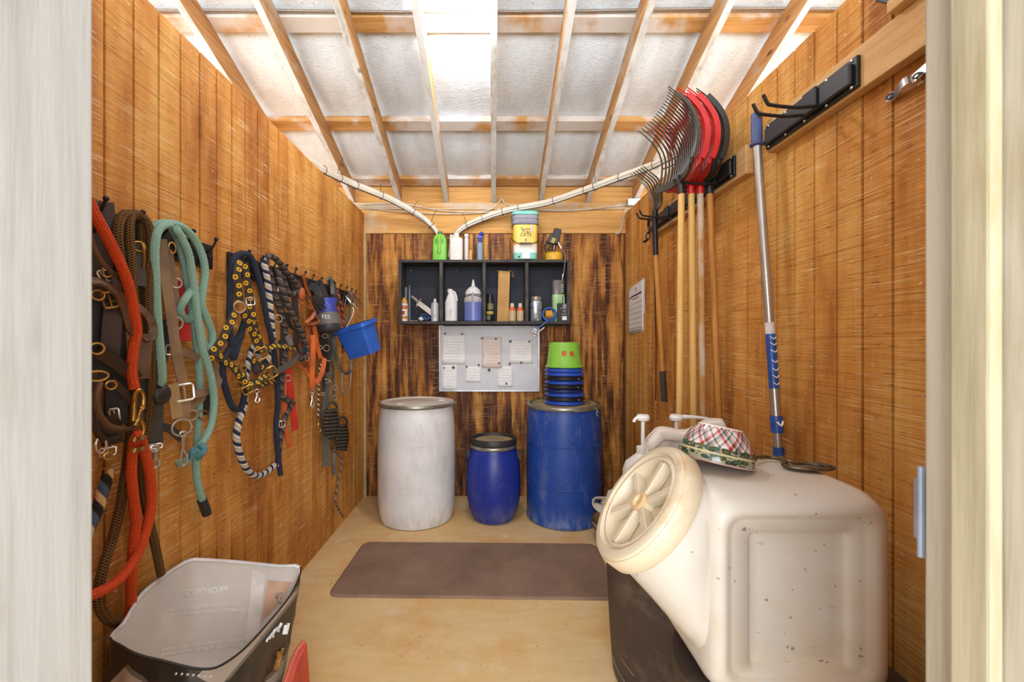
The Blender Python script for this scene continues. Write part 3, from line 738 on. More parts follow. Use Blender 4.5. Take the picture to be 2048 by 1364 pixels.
put('heel_strap', MB().strap(P([(654,562,.05),(659,556,.06),(664,566,.065),(665,588,.065)]), .022, .005, (.3,-.6,.2)), GREYWEB, h)
put('rib', MB().tube(P([(628,592,.09),(636,608,.10),(645,620,.11)]), .007, 8, 3).tube(P([(632,588,.09),(640,604,.10),(650,616,.11)]), .007, 8, 3).tube(P([(626,600,.08),(634,616,.09),(640,626,.10)]), .007, 8, 3), M('dark rubber', '38383c', .5), h)
# ---- black bridle straps below the boot
h = root('bridle', 'black bridle with steel rings hanging below the hoof boot', 'bridle', 660, 670)
band(h, [(646,660,.04),(648,700,.045),(652,745,.045)], .05, M('near black leather and shade', '241a17', .5), .045); band(h, [(664,660,.04),(666,710,.045),(667,760,.045),(668,800,.045)], .02, GREYWEB, .05)
band(h, [(655,740,.035),(652,790,.035),(650,840,.035),(652,890,.035),(653,932,.035)], .05, GREYWEB, .035)
band(h, [(655,664,.05),(657,700,.05),(654,735,.05)], .04, BLACKWEB, .05); rnd(h, 653, 696, .020, .003, SILVER, .07); rnd(h, 641, 695, .011, .003, SILVER, .07); rnd(h, 650, 672, .018, .003, SILVER, .06, sq=(1.2,.6))
put('rein', MB().tube(P([(648,735,.06),(652,752,.065),(664,758,.065),(669,745,.06),(664,722,.055)]), .006, 8, 5), LEATHER_L, h)
put('bit', MB().tube(P([(637,712,.07),(648,720,.07),(660,722,.07)]), .005, 8, 3).ring(onL(652,762,.06), .022, .004, NL, sq=(1.4,.5)), SILVER, h)
band(h, [(644,752,.06),(648,770,.06),(646,784,.06)], .02, BLACKWEB, .06); rnd(h, 646, 788, .011, .003, SILVER, .06)
rnd(h, 670, 775, .016, .004, SILVER, .06); rnd(h, 669, 795, .014, .004, SILVER, .06)
# ---- coiled cords
def hank(cx, cy, w, hh, n, off, lab, knot):
    h = root('cord_hank', lab, 'rope', cx, cy, off, 'wrapped hanks of olive cord')
    top = cy-hh/2
    m = MB(); pts = []
    for i in range(n*8+1):
        a = 2*PI*i/8; t_ = i/(n*8)
        yy = top+8+(hh-10)*t_; ww = w/2*(.86+.24*math.sin(PI*min(1, t_*1.1)))
        pts.append(onL(cx+ww*math.cos(a)*.98+(hh*.0), yy+ww*.10*math.sin(a), off+.028*math.sin(a)))
    m.tube(pts, .0082, 8, 2)
    put('wraps', m, COILR, h)
    put('eye', MB().tube([onL(cx+dx, top+dy, off) for dx, dy in ((-9,8),(-5,-2),(1,-7),(8,-3),(11,5),(6,9))], .0082, 8, 4), COILR, h)
    put('core', MB().ball(onL(cx, cy+3, off), 1., 12, (.022, w/2*.006, hh*.0015)), M('olive cord core', '3a342c', .9), h)
    return h
hank(663, 845, 27, 68, 8, .075, 'front wrapped hank of olive cord hanging below the black bridle', 0)
hank(684, 872, 24, 62, 8, .05, 'rear wrapped hank of olive cord, lower and nearer the back corner', 0)
h = root('tail_rope', 'thin grey brown rope tail hanging down close to the floor', 'rope', 670, 905, .05)
rope(h, [(664,896,.05),(672,906,.05),(682,916,.05),(683,932,.05),(677,958,.045),(673,985,.04),(671,1003,.04),(678,1020,.035),(686,1034,.03)], .0075, BROWNT)
put('tag_end', MB().strap(P([(668,905,.045),(667,930,.045),(668,950,.04)]), .028, .006, NL), GREYWEB, h)
# ---- red brown twist, cords, grey halter near the corner
h = root('lead_rope', 'red brown twisted rope between the hoof boot and the blue feeder', 'rope', 677, 582, .05)
rope(h, [(672,580,.06),(676,590,.07),(683,615,.075),(686,640,.07),(683,662,.065),(676,650,.06),(674,625,.06),(671,600,.06)], .013, REDT)
rope(h, [(684,662,.05),(686,690,.05),(686,705,.045)], .011, REDT, label='dangling end')
h = root('halter', 'grey rope halter with a wire loop, next to the coiled cords', 'halter', 690, 690, .05)
put('pad', MB().ball(onL(697, 694, .07), .034, 12, (.5, .8, 1.6)), M('grey felt pad', '4a4640', .9, bump=.6), h)
rnd(h, 689, 667, .022, .003, SILVER, .075)
put('cheek', MB().strap(P([(672,640,.06),(670,665,.06),(668,690,.06),(674,720,.065),(684,742,.07),(694,747,.075),(702,738,.075),(702,715,.075),(698,690,.07)]), .022, .005, NL), GREYWEB, h)
put('wire_loop', MB().tube(P([(685,745,.07),(684,770,.07),(688,786,.07),(697,784,.07),(701,765,.07),(702,735,.075),(701,700,.075)]), .0045, 8, 5), M('grey cord', '9c948a', .7), h)
put('lash', MB().tube(P([(686,600,.07),(692,630,.07),(690,660,.075)]), .004, 6, 4).tube(P([(694,590,.07),(684,640,.07),(680,670,.07)]), .004, 6, 4).tube(P([(697,585,.06),(700,620,.07),(695,650,.07)]), .009, 6, 4), GREYWEB, h)
put('browband', MB().tube(P([(700,690,.06),(710,704,.05),(717,700,.045),(719,690,.04)]), .006, 8, 4), LEATHER_L, h)
h = root('cord_bundle', 'bundle of thin brown leather cords above the blue feeder', 'cord', 704, 585, .06)
for i, (ex, ey) in enumerate(((705,614),(709,615),(714,614),(719,612),(724,609))):
    put('cord', MB().tube(P([(694+i*.6,582,.06),(700+i*1.4,586,.075),(703+i*3,598,.09),(ex,ey,.11)]), .0042, 7, 4), LEATHER_L, h)
# ---- blue feeder
h = thing('hook_feeder', 'square blue plastic feeder hanging askew in the back corner', 'bucket', (-.899, 2.95, 1.345), None)
BLUEF = M('blue feeder plastic', '2a62c4', .4, var=.1, bump=.15, bs=60)
m = MB()
lo = [[V((x*.85, y*.85, -.105)) for x, y in rrect(-.118, .118, -.085, .085, .035)], [V((x*1.0, y*1.0, .09)) for x, y in rrect(-.118, .118, -.09, .09, .03)], [V((x*1.0, y, .115)) for x, y in rrect(-.125, .125, -.096, .096, .03)],
      [V((x, y, .115)) for x, y in rrect(-.112, .112, -.083, .083, .025)], [V((x*.83, y*.83, -.098)) for x, y in rrect(-.112, .112, -.083, .083, .03)]]
m.loft(lo)
rim = MB().loft([[V((x, y, z)) for x, y in rrect(-a, a, -b, b, .032)] for a, b, z in ((.124, .095, .085), (.134, .105, .09), (.134, .105, .118), (.122, .093, .12))], False, False)
rot = Matrix.Translation(h.location) @ Matrix.Rotation(math.radians(-15), 4, 'Y') @ Matrix.Rotation(math.radians(-16), 4, 'Z') @ Matrix.Rotation(math.radians(10), 4, 'X')
put('tub', m.apply(rot @ Matrix.Scale(.95,4)), BLUEF, h); put('rim', rim.apply(rot @ Matrix.Scale(.95,4)), BLUEF, h)
put('hook_wire', MB().tube([rot @ V((-.11, .05, .10)), V((-1.00, 3.13, 1.56)), V((XL+.05, 3.15, 1.665))], .003, 6, 3).tube([rot @ V((.02, .09, .10)), V((-.99, 3.16, 1.58)), V((XL+.05, 3.15, 1.665))], .003, 6, 3), SILVER, h)
# ================================================================== back wall: cubby shelf, things on it, whiteboard, pipes
DARKWOOD = M('dark stained shelf timber', '3a3634', .7, var=.3, vs=14, bump=.3, bs=90, dirt='6e645a', dirt_amt=.35)
NAVYBACK = M('navy painted ply', '20242f', .7, var=.25)
YF, YS = 3.56, YB-.004         # shelf front and back
X0, X1, Z0, Z1 = -.774, .624, 1.480, 2.004
T_ = .022
sh = thing('cubby_shelf', 'dark stained wall shelf of four cubbies above the whiteboard', 'shelf', (X0, YF, Z0))
put('bottom_board', MB().box(X0, X1, YF, YS, Z0, Z0+T_), DARKWOOD, sh, smooth=False, bevel=.002)
put('top_board', MB().box(X0, X1, YF, YS, Z1-T_, Z1), DARKWOOD, sh, smooth=False, bevel=.002)
for x in (X0, X1-T_): put('side_board', MB().box(x, x+T_, YF+.001, YS, Z0+T_, Z1-T_), DARKWOOD, sh, smooth=False, bevel=.002)
for x in (-.428, -.076, .272): put('divider', MB().box(x-.0135, x+.0135, YF+.001, YS-.008, Z0+T_, Z1-T_), DARKWOOD, sh, smooth=False, bevel=.002)
put('back_panel', MB().box(X0+T_, X1-T_, YS-.008, YS, Z0+T_, Z1-T_), NAVYBACK, sh, smooth=False)
for px in (822, 913, 995, 1098):
    put('screw', MB().ball(at(px, 541, YS-.009), .006, 8), SILVER, sh)
put('lath', MB().box(-.42, .60, YF+.14, YF+.16, Z0-.014, Z0-.001), DARKWOOD, sh, smooth=False)
BZ, TZ = Z0+T_+.0005, Z1+.0005
def bx(px, Y=3.65): return (px-CX)*Y/F
def hgt(p0, p1, Y=3.65): return (p1-p0)*Y/F
WHITEP = M('white bottle plastic', 'dcdad6', .45, var=.05)
def bottle(name, lab, cat, px, Y, z, prof, mat, parts=(), n=24, sq=0, squash=(1,1), group=None, bname='body'):
    o = thing(name, lab, cat, (bx(px, Y), Y, z), group)
    put(bname, MB().lathe(prof, o.location, (0,0,1), n, sq=sq, squash=squash), mat, o)
    for nm, pr, mt in parts: put(nm, MB().lathe(pr, o.location, (0,0,1), 20), mt, o)
    return o
def label_on(o, r, z0, z1, mat, a0=-70, a1=70, name='label', squash=(1,1)):
    m = MB(); c = o.location; N = 14
    l = [[V((c.x+(r+.0008)*squash[0]*math.sin(math.radians(a0+(a1-a0)*i/N)), c.y-(r+.0008)*squash[1]*math.cos(math.radians(a0+(a1-a0)*i/N)), c.z+z)) for i in range(N+1)] for z in (z0, z1)]
    m.loft(l, False, False, False); return put(name, m, mat, o)
PRW, PRK, PRR = M('white print', 'e6e4de', .6), M('dark print', '2a2a2c', .6), M('red print', 'b83a2c', .6)
def scribble(m, c, w, z, right=(1,0,0), t=.0012, amp=.0025):
    """a line of unreadable small print"""
    r = V(right).normalized(); n = max(5, int(w/.006))
    pts = [V(c)+r*(-w/2+w*i/n)+V((0,0,z+amp*random.uniform(-1,1))) for i in range(n+1)]
    m.tube(pts, t, 4, 1); return m
# --- on top of the shelf
YT = 3.66
GREENP = M('lime green jug plastic', '7cc444', .4, var=.06)
o = thing('jug', 'lime green plastic jug with moulded grip on top of the shelf', 'jug', (bx(880, YT), YT, TZ))
m = MB(); lp = []
for z, w, d, r in ((0,.054,.045,.015),(.01,.060,.05,.02),(.11,.058,.05,.02),(.185,.054,.046,.02),(.212,.042,.036,.018),(.228,.022,.022,.014)):
    lp.append([o.location+V((x, y, z)) for x, y in rrect(-w, w, -d, d, min(r, w*.9, d*.9))])
put('body', m.loft(lp), GREENP, o)
put('cap', MB().lathe([(.018,.226),(.02,.228),(.02,.25),(.012,.254)], o.location), M('green cap', '4a7c34', .5), o)
put('grip', MB().tube([o.location+V(p) for p in ((0,-.040,.20),(0,-.062,.18),(0,-.066,.14),(0,-.062,.10),(0,-.046,.07))], [.016,.012,.010,.012,.02], 10, 4), M('bright green grip', '8cd050', .4), o)
for sx in (-1, 1): put('grip_hollow', MB().ball(o.location+V((sx*.028,-.043,.155)), .016, 10, (.7,.42,2.2)), M('dark green hollow', '4e9a34', .6), o)
o = bottle('jug', 'square white plastic jug with white cap beside the lime green jug', 'jug', 913, YT, TZ, [(.048,0),(.055,.006),(.055,.17),(.05,.19),(.024,.205),(.019,.21)], M('warm white jug plastic','e4d8d0',.5,var=.04), [('cap', [(.022,.208),(.023,.212),(.023,.236),(.018,.24)], WHITEP)], sq=3)
put('handle', MB().tube([o.location+V(p) for p in ((-.02,0,.205),(-.046,0,.222),(-.05,0,.20),(-.05,0,.18))], .007, 8, 4), M('warm white jug plastic','e4d8d0'), o)
o = bottle('squeeze_bottle', 'slim clear bottle with a pale cap beside the white jug', 'bottle', 933, YT, TZ, [(.017,0),(.019,.004),(.019,.19),(.013,.205)], M('frosted plastic', 'd8cec4', .3, var=.05), [('cap', [(.014,.204),(.019,.208),(.019,.23),(.012,.232)], M('pale pink cap','e4d8d4',.5))])
single('wood_stake', MB().box(bx(941, YT)-.010, bx(941, YT)+.012, YT-.01, YT+.01, TZ, TZ+.095), M('yellow stake timber','d8a850',.7), 'short yellow wood stake standing beside the slim clear bottle', 'stake', (bx(941,YT),YT,TZ), smooth=False, bevel=.002)
o = bottle('spray_bottle', 'clear bottle of blue tinted liquid with a blue trigger head', 'bottle', 960, YT, TZ, [(.02,0),(.024,.004),(.024,.14),(.019,.155),(.012,.165)], glass('blue tint plastic','a8c4e0',.15,.5), sq=1)
c = o.location; BLUEC = M('blue trigger plastic','1c3fa8',.35)
put('trigger_head', MB().lathe([(.015,.163),(.016,.166),(.016,.195),(.012,.20)], c).box(c.x-.024,c.x+.02,c.y-.012,c.y+.012,c.z+.198,c.z+.222).ball(c+V((.012,-.006,.232)),.019,10), BLUEC, o)
put('dip_tube', MB().tube([c+V((.004,0,.165)),c+V((.006,-.004,.02))],.003,6,1), M('dark print','2a2a2c'), o)
# yellow litter pail
o = thing('litter_pail', 'yellow, white and teal cat litter pail with a wire handle', 'pail', (bx(1049.5, 3.645), 3.645, TZ))
c = o.location; YEL = M('yellow pail print','edc652',.35,var=.08); TQ = M('teal pail plastic','7cc4b4',.4); GRY = M('grey pail band','8c8c98',.5); W2 = M('pale pail print','e8e0d6',.4,var=.06)
def sq_lathe(prof, cc=None): return MB().lathe(prof, cc or c, (0,0,1), 40, sq=3.2)
k = .86
put('base_band', sq_lathe([(.10*k,0),(.114*k,.004),(.1155*k,.055)]), TQ, o, label='teal lower band')
put('body', sq_lathe([(.1155*k,.055),(.117*k,.12)]), W2, o, label='white middle band')
put('body', sq_lathe([(.117*k,.12),(.119*k,.285)]), YEL, o, label='yellow upper body')
put('collar', sq_lathe([(.119*k,.285),(.126*k,.288),(.126*k,.29),(.124*k,.294),(.126*k,.296),(.127*k,.322),(.1225*k,.325),(.1225*k,.33),(.127*k,.333),(.127*k,.362)]), GRY, o)
put('lid', sq_lathe([(.127*k,.362),(.131*k,.364),(.131*k,.376),(.125*k,.392),(.05,.394)]), TQ, o)
put('seam', sq_lathe([(.128*k,.36),(.1285*k,.363)]).lathe([(.1195*k,.282),(.122*k,.286)], c, (0,0,1), 40, sq=3.2), PRK, o)
yfr = c.y-.1055
put('wire_handle', MB().tube([(c.x-.112,c.y,c.z+.20),(c.x-.112,c.y-.05,c.z+.175),(c.x-.09,c.y-.11,c.z+.14),(c.x-.05,c.y-.128,c.z+.122),(c.x+.05,c.y-.128,c.z+.122),(c.x+.09,c.y-.11,c.z+.14),(c.x+.112,c.y-.05,c.z+.175),(c.x+.112,c.y,c.z+.20)], .0035, 8, 5), M('dark wire','4a4038',.5,.6), o)
put('handle_grip', MB().tube([(c.x-.05,c.y-.128,c.z+.122),(c.x+.05,c.y-.128,c.z+.122)], .009, 10, 1), M('brown grip','6a5a44',.6), o)
m = MB(); add_text(m,'Purina',(c.x,yfr,c.z+.245),.030); add_text(m,'Tidy',(c.x,yfr,c.z+.222),.036,spacing=1.05); add_text(m,'CATS',(c.x,yfr,c.z+.196),.038,spacing=1.05)
put('lettering', m, M('brown print','5a4420',.6), o, smooth=False)
m = MB(); add_text(m,'4',(c.x,yfr+.0005,c.z+.155),.045); put('numeral', m, M('green print','5a8c6c',.6), o, smooth=False)
put('patch', MB().box(c.x-.03,c.x+.034,yfr-.0014,yfr+.002,c.z+.004,c.z+.06), W2, o, smooth=False)
put('patch', MB().box(c.x+.040,c.x+.058,yfr-.0012,yfr+.002,c.z+.22,c.z+.275), M('lilac sticker','c8bcc4',.6), o, smooth=False)
put('dot', MB().ball((c.x-.055,yfr+.001,c.z+.02),.008,8,(1,.3,1)), PRK, o)
# yellow and black pump head
o = thing('clipper_charger', 'round yellow base holding a black tool head on the shelf top', 'charger', (bx(1107, 3.64), 3.64, TZ))
c = o.location; YB_ = M('yellow base plastic','d8a828',.4)
put('base', MB().lathe([(.066,0),(.074,.004),(.078,.03),(.073,.058),(.06,.070),(.02,.072)], c, n=10), YB_, o)
BK = M('black tool plastic','2a2826',.5)
put('head', MB().cbox(c+V((.022,0,.205)), .062,.06,.125, Matrix.Rotation(math.radians(12),3,'Y')), BK, o, smooth=False, bevel=.006)
put('head', MB().cbox(c+V((-.022,.0,.185)), .05,.05,.085, Matrix.Rotation(math.radians(30),3,'Y')), BK, o, smooth=False, bevel=.006, label='slotted side of the head')
put('yellow_panel', MB().cbox(c+V((-.006,-.032,.165)), .034,.012,.045, Matrix.Rotation(math.radians(25),3,'Y')), M('yellow panel','b8a034',.5), o, smooth=False, bevel=.003)
put('neck', MB().tube([c+V(p) for p in ((-.005,0,.07),(-.002,0,.10),(.012,0,.15))], [.018,.012,.016], 10, 4), BK, o)
put('loop', MB().tube([c+V(p) for p in ((-.06,0,.08),(-.075,.0,.12),(-.05,-.005,.15),(-.02,-.01,.13),(-.045,-.01,.10),(-.03,-.01,.085))], .007, 8, 5), BK, o)
put('prong', MB().tube([c+V((.035,-.03,.15)),c+V((.06,-.035,.10))],.005,6,1).tube([c+V((.005,-.02,.125)),c+V((-.005,-.03,.085))],.005,6,1), SILVER, o)
put('cord', MB().tube([c+V(p) for p in ((.06,.0,.10),(.077,-.03,.085),(.083,-.09,.03),(.077,-.095,-.05),(.071,-.098,-.10),(.066,-.098,-.122))], .004, 8, 5), M('grey cord cover','7c8088',.5), o)
put('plug', MB().tube([c+V(p) for p in ((.066,-.098,-.118),(.062,-.098,-.14),(.058,-.098,-.175))], [.005,.008,.004], 8, 3), SILVER, o)
# --- first cubby
YC = 3.645
o = bottle('spray_can', 'white and orange aerosol can with a yellow cap, first cubby', 'can', 808.5, YC-.03, BZ, [(.026,0),(.030,.003),(.030,.138),(.026,.15),(.02,.155)], M('white can print','e2d8cc',.4), [('cap',[(.027,.15),(.028,.152),(.026,.175),(.012,.185),(.006,.198)],M('yellow cap','dca42c',.4))])
label_on(o,.030,.10,.13,M('orange print','d4682c',.5)); label_on(o,.030,.02,.045,M('amber print','c4822c',.5)); label_on(o,.030,.055,.085,PRR,-60,20)
o = thing('clear_tube', 'clear glue stick tube leaning behind the yellow capped can', 'tube', (bx(812,YC+.03),YC+.03,BZ))
put('tube', MB().tube([o.location+V((0,0,.002)),o.location+V((-.002,.01,.29))],.013,12,1), glass('clear grey plastic','8c9098',.2,.5), o)
o = thing('syringe', 'grey syringe standing upright behind the yellow capped can', 'syringe', (bx(819,YC+.02),YC+.02,BZ))
put('barrel', MB().tube([o.location+V((0,0,.002)),o.location+V((0,0,.25))],.011,12,1), glass('clear grey plastic','8c9098'), o); put('plunger', MB().tube([o.location+V((0,0,.25)),o.location+V((0,0,.295))],.005,8,1).lathe([(.012,.295),(.012,.30)],o.location), M('grey plastic','7c7c7c',.5), o)
o = thing('hoof_knife', 'sheathed knife with a grey handle leaning across the first cubby', 'knife', (bx(848,YC),YC,BZ))
a, b = at(823,593,YC+.04), at(838,606,YC+.02); b2, d = at(836,605,YC+.02), at(866,628,YC-.01)
put('handle', MB().tube([a,a.lerp(b,.5)+V((0,0,.004)),b],[.010,.014,.011],10,3), M('grey knife handle','8c847c',.6), o)
put('guard', MB().tube([at(842,597,YC+.015),at(836,608,YC+.015),at(832,614,YC+.015)],.004,8,1), SILVER, o)
put('blade', MB().strap([b2,b2.lerp(d,.5),d],.042,.012,(.1,-1,.1)), M('pale knife sheath','c8c2b8',.5), o)
o = thing('tape_coil', 'small coil of blue and white cord lying behind the aerosol can', 'cord', (bx(851,YC),YC,BZ+.03))
put('coil', MB().ring(o.location+V((0,0,.012)),.036,.007,(.2,-.5,.8)).ring(o.location+V((.004,.01,.002)),.034,.007,(-.1,-.4,.9)), M('blue cord','3c5c8c',.7), o)
put('end', MB().ball(o.location+V((-.032,-.02,-.008)),.02,10,(1.2,.8,.8)), PRW, o)
o = bottle('spray_can', 'plain white aerosol can at the end of the first cubby', 'can', 870, YC-.02, BZ, [(.029,0),(.032,.003),(.032,.142),(.028,.155),(.014,.16)], M('satin white can','c8c8ca',.35,.2), [('nozzle',[(.012,.158),(.013,.175),(.007,.19)],WHITEP)])
label_on(o,.032,.02,.06,M('pale grey print','aeb6ae',.5),-70,10)
for px, py in ((823,634),(833,637),(842,637),(828,638)):
    single('scrap', MB().ball(at(px,py,YC-.05)-V((0,0,at(px,py,YC-.05).z-BZ-.006)),.0075,8,(1.2,1,.7)), M('tan scrap','a89070',.7), 'tiny scrap lying on the floor of the first cubby', 'scrap', at(px,py,YC-.05), 'scraps in the first cubby')
# --- second cubby
o = thing('jug', 'short white jug with a side grip in the second cubby', 'jug', (bx(902.5,YC),YC,BZ))
put('body', MB().lathe([(.045,0),(.052,.006),(.052,.155),(.048,.17),(.028,.225),(.02,.24)],o.location,sq=1.2), WHITEP, o)
put('cap', MB().lathe([(.022,.238),(.022,.268),(.016,.272)],o.location+V((-.01,0,0))), WHITEP, o)
put('grip', MB().tube([o.location+V(p) for p in ((0,-.01,.25),(.026,-.01,.245),(.042,-.01,.21),(.048,-.01,.17))],.009,8,4), WHITEP, o); label_on(o,.052,.02,.10,M('pale label','d0d0ce',.5),-40,60)
o = thing('pour_jug', 'round jug half full of blue liquid with a pointed white spout', 'jug', (bx(946.5,YC),YC,BZ))
put('lower_body', MB().lathe([(.07,0),(.077,.008),(.077,.16)],o.location,n=32), M('blue liquid in plastic','6a78b8',.3,var=.05), o, label='blue liquid')
put('upper_body', MB().lathe([(.077,.16),(.077,.185),(.066,.215),(.05,.24)],o.location,n=32), M('frosted jug plastic','b8b4b4',.35), o)
put('shoulder', MB().lathe([(.068,.225),(.07,.23),(.058,.262),(.034,.285),(.02,.292)],o.location,n=32), WHITEP, o)
put('spout', MB().lathe([(.02,.29),(.016,.30),(.008,.34),(.004,.352)],o.location), WHITEP, o)
put('grip', MB().tube([o.location+V(p) for p in ((0,-.064,.235),(0,-.082,.215),(0,-.083,.18),(0,-.079,.165))],.009,8,4), M('frosted jug plastic','b8b4b4'), o)
put('band', MB().tube([o.location+V((.072*math.sin(a),-.072*math.cos(a),.222-.02*abs(math.sin(a)))) for a in [(-1.3+2.6*i/10) for i in range(11)]],.0035,6,1), M('brown seam','6a5a54',.6), o)
# --- third cubby
o = bottle('spray_can', 'black can with gold and green print in the third cubby', 'can', 980, YC, BZ, [(.028,0),(.031,.004),(.031,.185),(.027,.20)], M('black can print','24221e',.35), [('cap',[(.026,.198),(.027,.20),(.025,.228),(.015,.232)],M('black cap','1c1c1e',.3))])
label_on(o,.031,.06,.085,M('gold print','c8a83c',.5),-80,60); label_on(o,.031,.10,.15,M('olive print','7c7a4c',.5),-40,70); label_on(o,.031,.015,.05,M('grey print','7a7668',.5),-80,0)
o = thing('cardboard_box', 'tall narrow cardboard box with torn top in the third cubby', 'box', (bx(1006,YC),YC,BZ))
CARD = M('cardboard','c09458',.8,var=.1)
q = [at(x,y,YC) for x,y in ((994,638.5),(1017,638.5),(1020,543),(997,541))]
for p in q[:2]: p.z = BZ
put('carton', MB().loft([q,[p+V((0,.07,0)) for p in q]]), CARD, o, smooth=False, bevel=.001)
put('flap', MB().strap([q[2]+V((-.02,.02,0)),q[2]+V((.008,.02,.006)),q[2]+V((.022,.025,-.018)),q[2]+V((.018,.03,-.04))],.05,.003,(.6,0,.6)), M('cardboard edge','a88454',.8), o)
for i in range(5): put('crease', MB().box(q[0].x+.006,q[1].x-.004,YC-.001,YC+.001,BZ+.06+i*.07,BZ+.0615+i*.07), M('cardboard edge','a88454'), o, smooth=False)
for px, lab in ((1024.5,'small tan bottle with an orange band, against the cardboard box'),(1040.5,'small tan bottle with an orange band, against the cubby divider')):
    o = bottle('small_bottle', lab, 'bottle', px, YC-.02, BZ, [(.026,0),(.030,.004),(.031,.075),(.029,.09)], M('tan bottle label','c8ae84',.5,var=.12,vs=60), [('orange_band',[(.0295,.088),(.029,.10),(.022,.115),(.014,.12)],M('orange band','d8642c',.4)),('cap',[(.016,.118),(.017,.12),(.016,.15),(.012,.152)],M('cream cap','e0d4b8',.5))], group='tan bottles in the third cubby')
# --- fourth cubby
o = bottle('glass_jar', 'silver printed jar with a lid in the fourth cubby', 'jar', 1072, YC, BZ, [(.046,0),(.05,.005),(.05,.15),(.046,.165),(.04,.175)], M('silver film','a8b0bc',.25,.6,var=.3,vs=40), [('lid',[(.044,.175),(.048,.178),(.048,.205),(.04,.208)],M('patterned lid','9c8c80',.35,.4,var=.4,vs=60))], sq=.8)
label_on(o,.050,.03,.13,M('grey picture label','8c887c',.5,var=.4,vs=50),5,75); label_on(o,.050,.01,.022,M('pale label','d0d0ce'),5,70)
o = bottle('gel_bottle', 'tall clear bottle half full of pale green gel in the fourth cubby', 'bottle', 1116, YC+.03, BZ, [(.048,0),(.052,.005),(.052,.225)], M('pale green gel','a4cc8c',.35), sq=2, bname='lower_body')
put('upper_body', MB().lathe([(.052,.225),(.052,.335),(.048,.345)],o.location,n=24,sq=2), glass('clear pouch plastic','a89c94',.2,.6), o)
put('leaflet', MB().box(o.location.x+.012,o.location.x+.042,o.location.y-.0505,o.location.y-.0495,o.location.z+.24,o.location.z+.32), PRK, o, smooth=False)
m = MB()
for i in range(4): scribble(m,(o.location.x+.027,o.location.y-.0515,o.location.z+.25+i*.018),.022,0,t=.003)
put('print', m, PRW, o)
put('stripe', MB().box(o.location.x+.030,o.location.x+.038,o.location.y-.0525,o.location.y-.0505,o.location.z+.14,o.location.z+.21), PRK, o, smooth=False)
put('stripe', MB().box(o.location.x+.038,o.location.x+.045,o.location.y-.0525,o.location.y-.0505,o.location.z+.10,o.location.z+.21), PRW, o, smooth=False)
o = thing('carton', 'black carton with white logo and print in the fourth cubby corner', 'box', (bx(1126,YC-.03),YC-.03,BZ))
c = o.location; put('box', MB().box(c.x-.048,c.x+.048,c.y-.03,c.y+.03,c.z,c.z+.148), M('black carton','1e1c1c',.5), o, smooth=False, bevel=.002)
m = MB(); yy = c.y-.0312
m.ring((c.x+.008,yy,c.z+.128),.013,.0022,(0,1,0)); m.ball((c.x+.008,yy,c.z+.128),.006,8,(1,.2,1))
m.tube([(c.x-.024,yy,c.z+.105),(c.x-.004,yy,c.z+.110),(c.x+.008,yy,c.z+.104),(c.x+.022,yy,c.z+.110),(c.x+.042,yy,c.z+.105)],.0022,5,2)
for z, w_ in ((.09,.034),(.078,.022),(.058,.046)): scribble(m,(c.x+.008,yy,c.z+z),w_,0,t=.0018)
put('print', m, PRW, o); put('seal', MB().box(c.x-.012,c.x+.026,yy-.001,yy+.001,c.z+.01,c.z+.042), PRW, o, smooth=False)
o = thing('cord_coil', 'ring of blue cord around an orange reel, hanging off the shelf edge', 'cord', (bx(1098,YF),YF,BZ))
BL = M('blue cord sheath','2c5cb4',.4); cc = at(1098,629,YF+.045)
put('coil', MB().ring(cc,.054,.006,(.1,-1,.15),28).ring(cc+V((.002,.008,.002)),.05,.006,(.1,-1,.2),28).ring(cc+V((.003,-.006,.0)),.056,.0055,(0,-1,.1),28), BL, o)
put('reel', MB().lathe([(.022,-.03),(.036,-.026),(.036,.026),(.022,.03)],cc+V((-.002,.012,0)),(1,.1,.1),20), M('orange reel cord','d4982c',.7,bump=.8,bs=300), o)
put('cord', MB().tube([cc+V((.045,-.012,.02)),cc+V((.046,-.03,-.02)),at(1096,641,YF-.015),at(1085,650,YF-.012),at(1073,658,YF-.006)],.0055,8,5), BL, o)
put('snap', MB().ring(at(1069,661,YF-.004),.014,.003,(0,-1,.2)).ring(at(1070,668,YF-.004),.013,.003,(0,-.8,.5)).tube([at(1076,656,YF-.005),at(1070,660,YF-.005)],.005,6,1), SILVER, o)
put('clip', MB().tube([at(1081,661,YF-.002),at(1089,655,YF-.002)],.006,8,1).tube([at(1074,668,YF-.002),at(1081,661,YF-.002)],.0035,6,1), M('white clip','c8c4bc',.4,.6), o)

# --- whiteboard
YW = YB-.016
wl, wr, wt, wb = at(878,651,YW), at(1079,651,YW), at(878,651,YW).z, at(878,783,YW).z
o = thing('whiteboard', 'framed whiteboard with notes under the cubby shelf', 'whiteboard', (wl.x, YB, wb))
put('panel', MB().box(wl.x+.008,wr.x-.008,YW,YB-.002,wb+.008,wt-.008), M('whiteboard enamel','cfcfd3',.35,var=.03,spec=.3), o, smooth=False)
fr = M('aluminium frame','b8bcc2',.35,.8)
for bxx in ((wl.x,wr.x,wt-.012,wt),(wl.x,wr.x,wb,wb+.012),(wl.x,wl.x+.012,wb+.012,wt-.012),(wr.x-.012,wr.x,wb+.012,wt-.012)):
    put('frame_bar', MB().box(bxx[0],bxx[1],YW-.008,YB-.002,bxx[2],bxx[3]), fr, o, smooth=False, bevel=.002)
PAPER = M('note paper','f6f5f3',.8,var=.03); PEACH = M('peach note paper','eedfd6',.8,var=.03)
def w8(x, y, d=.002): return at(860+x/6.024, 630+y/6.024, YW-d)
INK = M('grey handwriting','7c7880',.8); INKB = M('brown handwriting','a8735a',.8)
